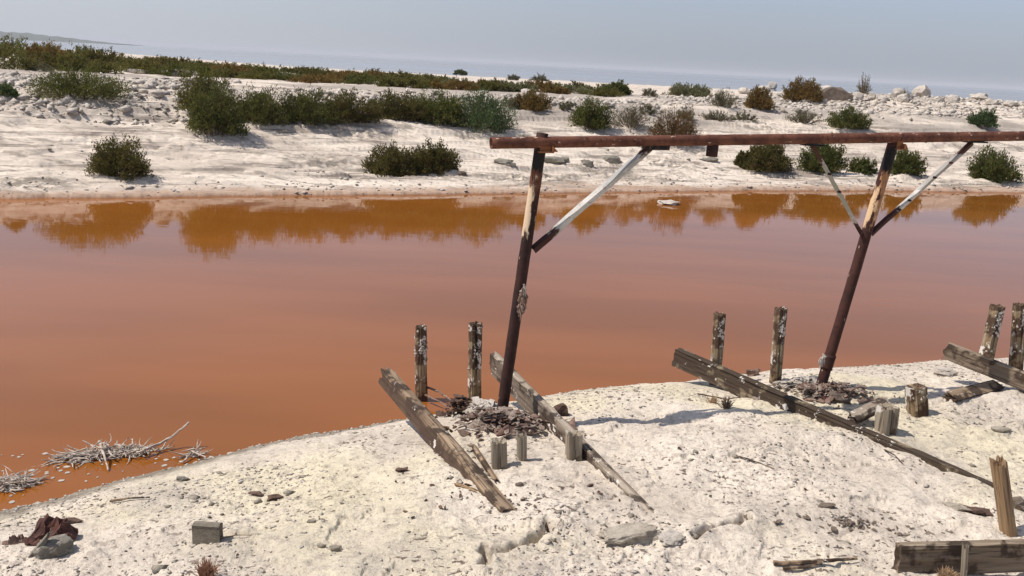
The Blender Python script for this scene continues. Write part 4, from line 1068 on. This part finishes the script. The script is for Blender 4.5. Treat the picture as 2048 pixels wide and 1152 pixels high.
# dry plants of the near bank
def tuft(name, px, wpx, hpx, mat, label, seed, n=70, spread=.8):
    c = gp(*px); k = c.y / F; rs = random.Random(seed); mb = MB(); w_ = wpx * k; h_ = hpx * k
    for i in range(n):
        a = rs.uniform(0, 6.28); o = Vector((rs.gauss(0, w_ * .08), rs.gauss(0, w_ * .08), -.01)); s = rs.uniform(.1, .5) * spread
        d = Vector((math.cos(a) * s, math.sin(a) * s, 1)).normalized(); L = h_ * rs.uniform(.5, 1.05); pts = [o]; p = o
        for j in range(4):
            d = (d + Vector((rs.gauss(0, .12), rs.gauss(0, .12), rs.gauss(0, .05)))).normalized(); p = p + d * L / 4; pts.append(p)
        mb.tube(pts, [.0035, .003, .0025, .002, .001], 4, False)
        if rs.random() < .7:
            b = pts[2]; e = b + (d + Vector((rs.gauss(0, .6), rs.gauss(0, .6), .1))).normalized() * L * .4; mb.tube([b, e], [.002, .001], 4, False)
    o = obj(name, mb.mesh(name, mat)); o.location = c; return tag(o, label, 'dry plant')
M_tuft = new_mat('reddish_dry_stems')[0]; M_tuft.node_tree.nodes['Principled BSDF'].inputs['Base Color'].default_value = (.30, .16, .10, 1)
M_tuft2 = new_mat('tan_dry_stems')[0]; M_tuft2.node_tree.nodes['Principled BSDF'].inputs['Base Color'].default_value = (.36, .24, .14, 1)
tuft('dry_plant', (414,1158), 60, 52, M_tuft, 'reddish dry tuft cut by the bottom edge below the concrete block', 1, 110, 1.3)
tuft('dry_plant', (1893,1160), 60, 36, M_tuft2, 'tan dry tuft before the plank at the bottom right', 2, 130, 1.8)
tuft('dry_plant', (1452,816), 36, 30, M_stem, 'small leafless thorny plant in front of the raised end of the longest timber', 3, 60, 1.8)
tuft('dry_plant', (1424,806), 40, 26, M_tuft2, 'sparse tan twigs left of the small thorny plant', 4, 26, 2.4)

# ------------------------------------------------------------------ air
def haze():
    mt = bpy.data.materials.new('haze'); mt.use_nodes = True; n = mt.node_tree; n.nodes.clear()
    o = n.nodes.new('ShaderNodeOutputMaterial'); v = n.nodes.new('ShaderNodeVolumePrincipled')
    v.inputs['Color'].default_value = (.92, .94, .98, 1); v.inputs['Density'].default_value = 0.00013
    n.links.new(v.outputs[0], o.inputs['Volume'])
    mb = MB(); zt, zb = 34.0, -8.0
    mb.box((0, 3000, (zt + zb) / 2), (24000, 20000, zt - zb))
    tag(obj('haze', mb.mesh('haze', mt)), 'thin pale haze over lake and banks', None, None, 'stuff')
haze()
